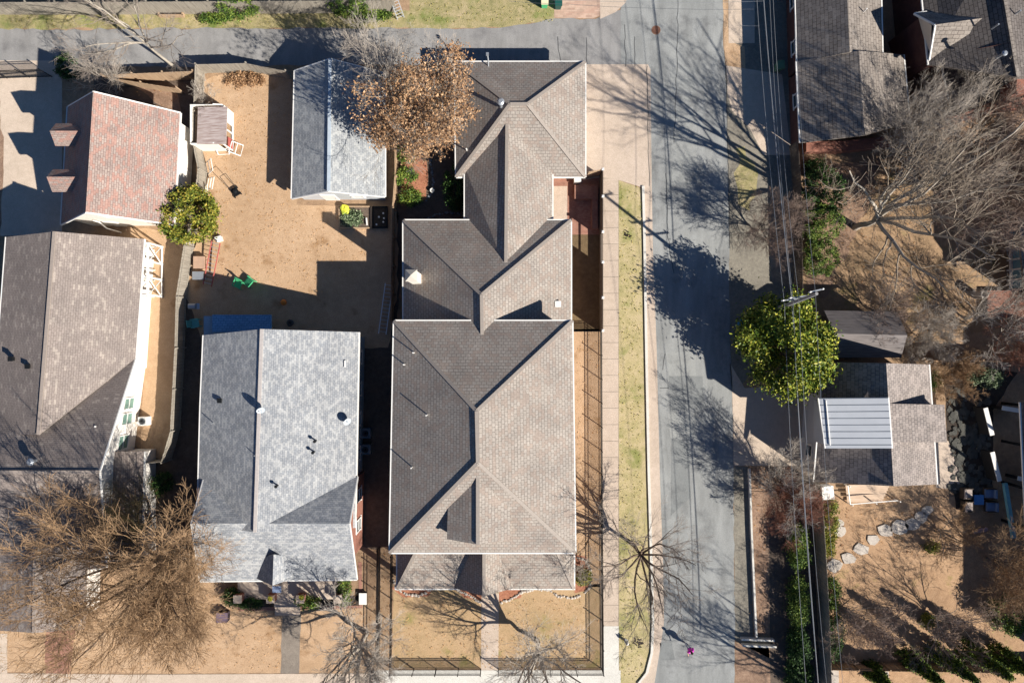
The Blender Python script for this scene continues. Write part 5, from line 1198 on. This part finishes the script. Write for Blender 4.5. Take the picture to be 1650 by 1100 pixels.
# evergreens: scattered leaves on the outside of lumpy crowns
def lumps(rg, rx, ry, z0, z1, n, bias=.5):
    out = []
    while len(out) < n:
        u = rg.normal(0, 1, 3); u /= np.linalg.norm(u); r = rg.random()**.33*(1-bias)+bias
        cz = (z0+z1)/2; hz = (z1-z0)/2; p = (u[0]*rx*r, u[1]*ry*r, cz+u[2]*hz*r)
        if p[2] > z0: out.append(p)
    return out
def leafy(label, px, py, rx, ry, z0, z1, seed, mat, n=5000, size=.1, clump=.22, nl=90, name='evergreen_tree', cat='tree', stem=.12, group=None, bias=.5, trunk=True, lab2=None):
    c = P(px, py); t = thing(name, label, cat, c, group=group); rg = np.random.default_rng(seed)
    pts = lumps(rg, rx, ry, z0, z1, nl, bias); V, F = leaf_cards(rg, pts, size, n, clump); npmesh('crown' if trunk else 'foliage', V, F, mat, t)
    m = MB(); m.tube((0, 0, 0), (0, 0, (z0+z1)/2), stem, stem*.6, 8)
    r2 = random.Random(seed)
    for i in range(8):
        p = pts[r2.randrange(len(pts))]; m.tube((0, 0, z0*.6+.1), p, stem*.4, stem*.12, 5)
    m.build('trunk' if trunk else 'stem', BARKB, t, world=False); return t
leafy('round dense yellow green evergreen at the corner of the brown house yard', 327, 356, 2.25, 2.25, 1.0, 4.6, 51, L_ROUND, 15000, .105, .2, 150, bias=.75)
leafy('large magnolia with glossy yellow green leaves growing round the utility pole', 1231, 558, 3.7, 3.9, 1.6, 7.6, 52, L_MAG, 24000, .135, .45, 60, stem=.22, bias=.45, name='magnolia_tree')
SH = [('left green shrub in front of the alley fence at the top', 394, 25, 1.7, .8, 2.8, L_SHR), ('right green shrub in front of the alley fence at the top', 569, 24, 1.7, .8, 2.8, L_SHR),
      ('green creeping shrub on the alley verge right of the planter', 352, 32, 1.6, .35, .5, L_SHR), ('low green shrub on the alley verge near the ladder', 600, 28, 1.8, .5, .6, L_SHR),
      ('small bright shrub at the top of the courtyard mulch bed', 656, 250, .8, .8, 1.2, L_SHR), ('green shrub on the courtyard mulch bed by the fence', 655, 287, .95, .8, 1.3, L_SHR),
      ('yellow green shrub at the bottom of the courtyard mulch bed', 662, 320, .9, .7, 1.1, L_SHR), ('dark shrub in the shade by the link wing of the corner house', 734, 306, .9, 2.0, 1.6, L_DRK),
      ('green shrub in the bed right of the porch steps', 500, 966, 1.1, .45, .8, L_SHR), ('green shrub at the right end of the porch of the grey house', 556, 950, .55, 1.3, .9, L_SHR),
      ('dark shrub left of the porch steps of the grey house', 408, 968, .9, .5, .7, L_DRK), ('brown green shrub at the left end of the porch bed', 378, 958, .8, .7, 1.0, L_DRK),
      ('bushy bamboo like shrub along the fence, upper one', 1315, 318, 1.9, 2.0, 3.2, L_DRK), ('bushy yellow green shrub along the fence, middle one', 1312, 366, 1.7, 1.8, 3.0, L_SHR),
      ('olive shrub along the fence, lower one', 1310, 418, 1.5, 1.6, 2.6, L_SHR), ('dark green shrub with red berries near the brick wall', 1308, 275, .9, .8, 1.3, L_DRK),
      ('rounded grey green shrub beside the fence above the stone patio', 1573, 606, 1.7, .85, 2.0, L_GRY), ('small bright green shrub right of the slate roofed house', 1497, 612, .5, .9, 1.4, L_SHR),
      ('ivy strip along the weathered fence, upper one', 1333, 838, .6, 1.9, 1.0, L_ROUND), ('ivy strip along the weathered fence, lower one', 1330, 876, .5, 1.0, .8, L_ROUND),
      ('olive shrub below the stepping stones along the weathered fence', 1334, 950, .7, 1.4, 1.4, L_SHR), ('dark shrub at the foot of the weathered fence', 1338, 1020, .8, 2.2, 1.4, L_DRK),
      ('yellow green shrub between the cypress shadows', 1488, 996, .5, .5, 1.0, L_ROUND), ('green shrub at the right edge of the garden lawn', 1610, 980, 1.9, 1.8, 2.4, L_SHR),
      ('dark shrub at the bottom of the shaded path under the wires', 1282, 1080, 1.2, 1.6, 1.2, L_DRK), ('green plant by the white storage box', 1332, 812, .6, .5, .8, L_SHR),
      ('green plant behind the patio chairs', 1500, 880, .6, .4, .3, L_ROUND), ('dark shrub by the left driveway gate', 116, 112, .9, 1.0, 1.4, L_DRK),
      ('green shrub in the shade below the brown house bay', 268, 775, .9, .9, 1.6, L_DRK), ('dry grey plant cluster in the raised bed', 568, 352, 1.0, .7, .5, L_GRY), ('rounded shrub in the corner bed by the iron fence', 940, 928, .55, .7, .7, L_ROUND),
      ('scrubby dry weeds behind the playhouse along the fence', 395, 130, 1.8, .6, .5, L_OAK)]
for i, (lab, px, py, rx, ry, hh, mt) in enumerate(SH):
    leafy(lab, px, py, rx, ry, .05, hh, 60+i, mt, int(900+1500*rx*ry), .075, .14, int(30+25*rx*ry), 'shrub', 'shrub', .04, bias=.4, trunk=False)
for i, (y0, y1) in enumerate(((842, 910), (922, 1000), (1000, 1062))):
    leafy(['uppermost section of the green hedge beside the fence under the wires', 'middle section of the green hedge under the wires', 'lowest section of the green hedge under the wires'][i], 1279, (y0+y1)/2, .75, (y1-y0)/2/S, .1, 1.9, 120+i, L_SHR if i < 2 else L_DRK, 5200, .08, .2, 150, 'hedge', 'hedge', .05, bias=.3, trunk=False)
def cypress(label, px, py, h, r, seed):
    t = thing('cypress_tree', label, 'tree', P(px, py), group='cypresses along the bottom fence'); rg = np.random.default_rng(seed)
    pts = [(math.cos(a)*r*q, math.sin(a)*r*q, z) for a, z, q in [(rg.random()*6.28, z_, max(.05, (1-z_/h)**.7)*(.6+.4*rg.random())) for z_ in rg.random(170)*h*.97+.1]]
    V, F = leaf_cards(rg, pts, .09, 6500, .12, .1); npmesh('crown', V, F, L_CYP, t); m = MB(); m.tube((0, 0, 0), (0, 0, h*.9), .1, .02, 7); m.build('trunk', BARKB, t, world=False)
for i, (x, y, h) in enumerate(((1456, 1052, 5.4), (1500, 1044, 6.0), (1552, 1040, 5.8), (1400, 1075, 3.2), (1600, 1046, 5.0))):
    cypress(['first tall cypress left in the dark row above the bottom fence', 'second cypress of the row, with the longest shadow', 'third cypress of the row under the white limbed myrtle', 'small cypress at the left end of the bottom fence', 'last cypress of the row towards the right edge'][i], x, y, h, .85, 200+i)
# loose leaves and tufts
rgn = np.random.default_rng(77)
def scatter(name, regions, mat, size, dens):
    Vs, Fs, k = [], [], 0
    for (x0, y0, x1, y1) in regions:
        a, b = P(x0, y1), P(x1, y0); n = int(dens*(b.x-a.x)*(b.y-a.y)); pts = np.stack([rgn.uniform(a.x, b.x, n), rgn.uniform(a.y, b.y, n), np.full(n, .05)], 1)
        V, F = leaf_cards(rgn, pts, size, n, .04, 1.5); Vs.append(V); Fs.append(F+k); k += len(V)
    o = npmesh(name, np.concatenate(Vs), np.concatenate(Fs), mat); o['kind'] = 'stuff'
L_LIT = M_leaf('fallen leaves', ['#5b3b25', '#8a5c3a', '#b0814f', '#c99f6c'], .8)
scatter('leaf_litter', [(1300, 262, 1480, 480), (1340, 820, 1560, 900), (600, 890, 632, 1075), (560, 960, 632, 1080), (300, 900, 450, 1000), (1208, 755, 1236, 1020), (214, 145, 285, 185), (646, 243, 690, 320)], L_LIT, .055, 9)
L_GR = M_leaf('grass tufts', ['#5e662c', '#86823f', '#a89a5a', '#c0ab74'], .8)
scatter('grass_tufts', [(998, 300, 1034, 1095), (300, 26, 640, 42), (660, 4, 890, 36), (0, 20, 240, 44)], L_GR, .06, 16)
L_DG = M_leaf('dry grass tufts', ['#8a663f', '#b08858', '#c99e6e', '#d4ae80'], .8)
scatter('dry_grass_tufts', [(340, 130, 470, 480), (470, 335, 600, 480), (636, 965, 966, 1075), (930, 536, 964, 890), (0, 1020, 450, 1080)], L_DG, .05, 14)
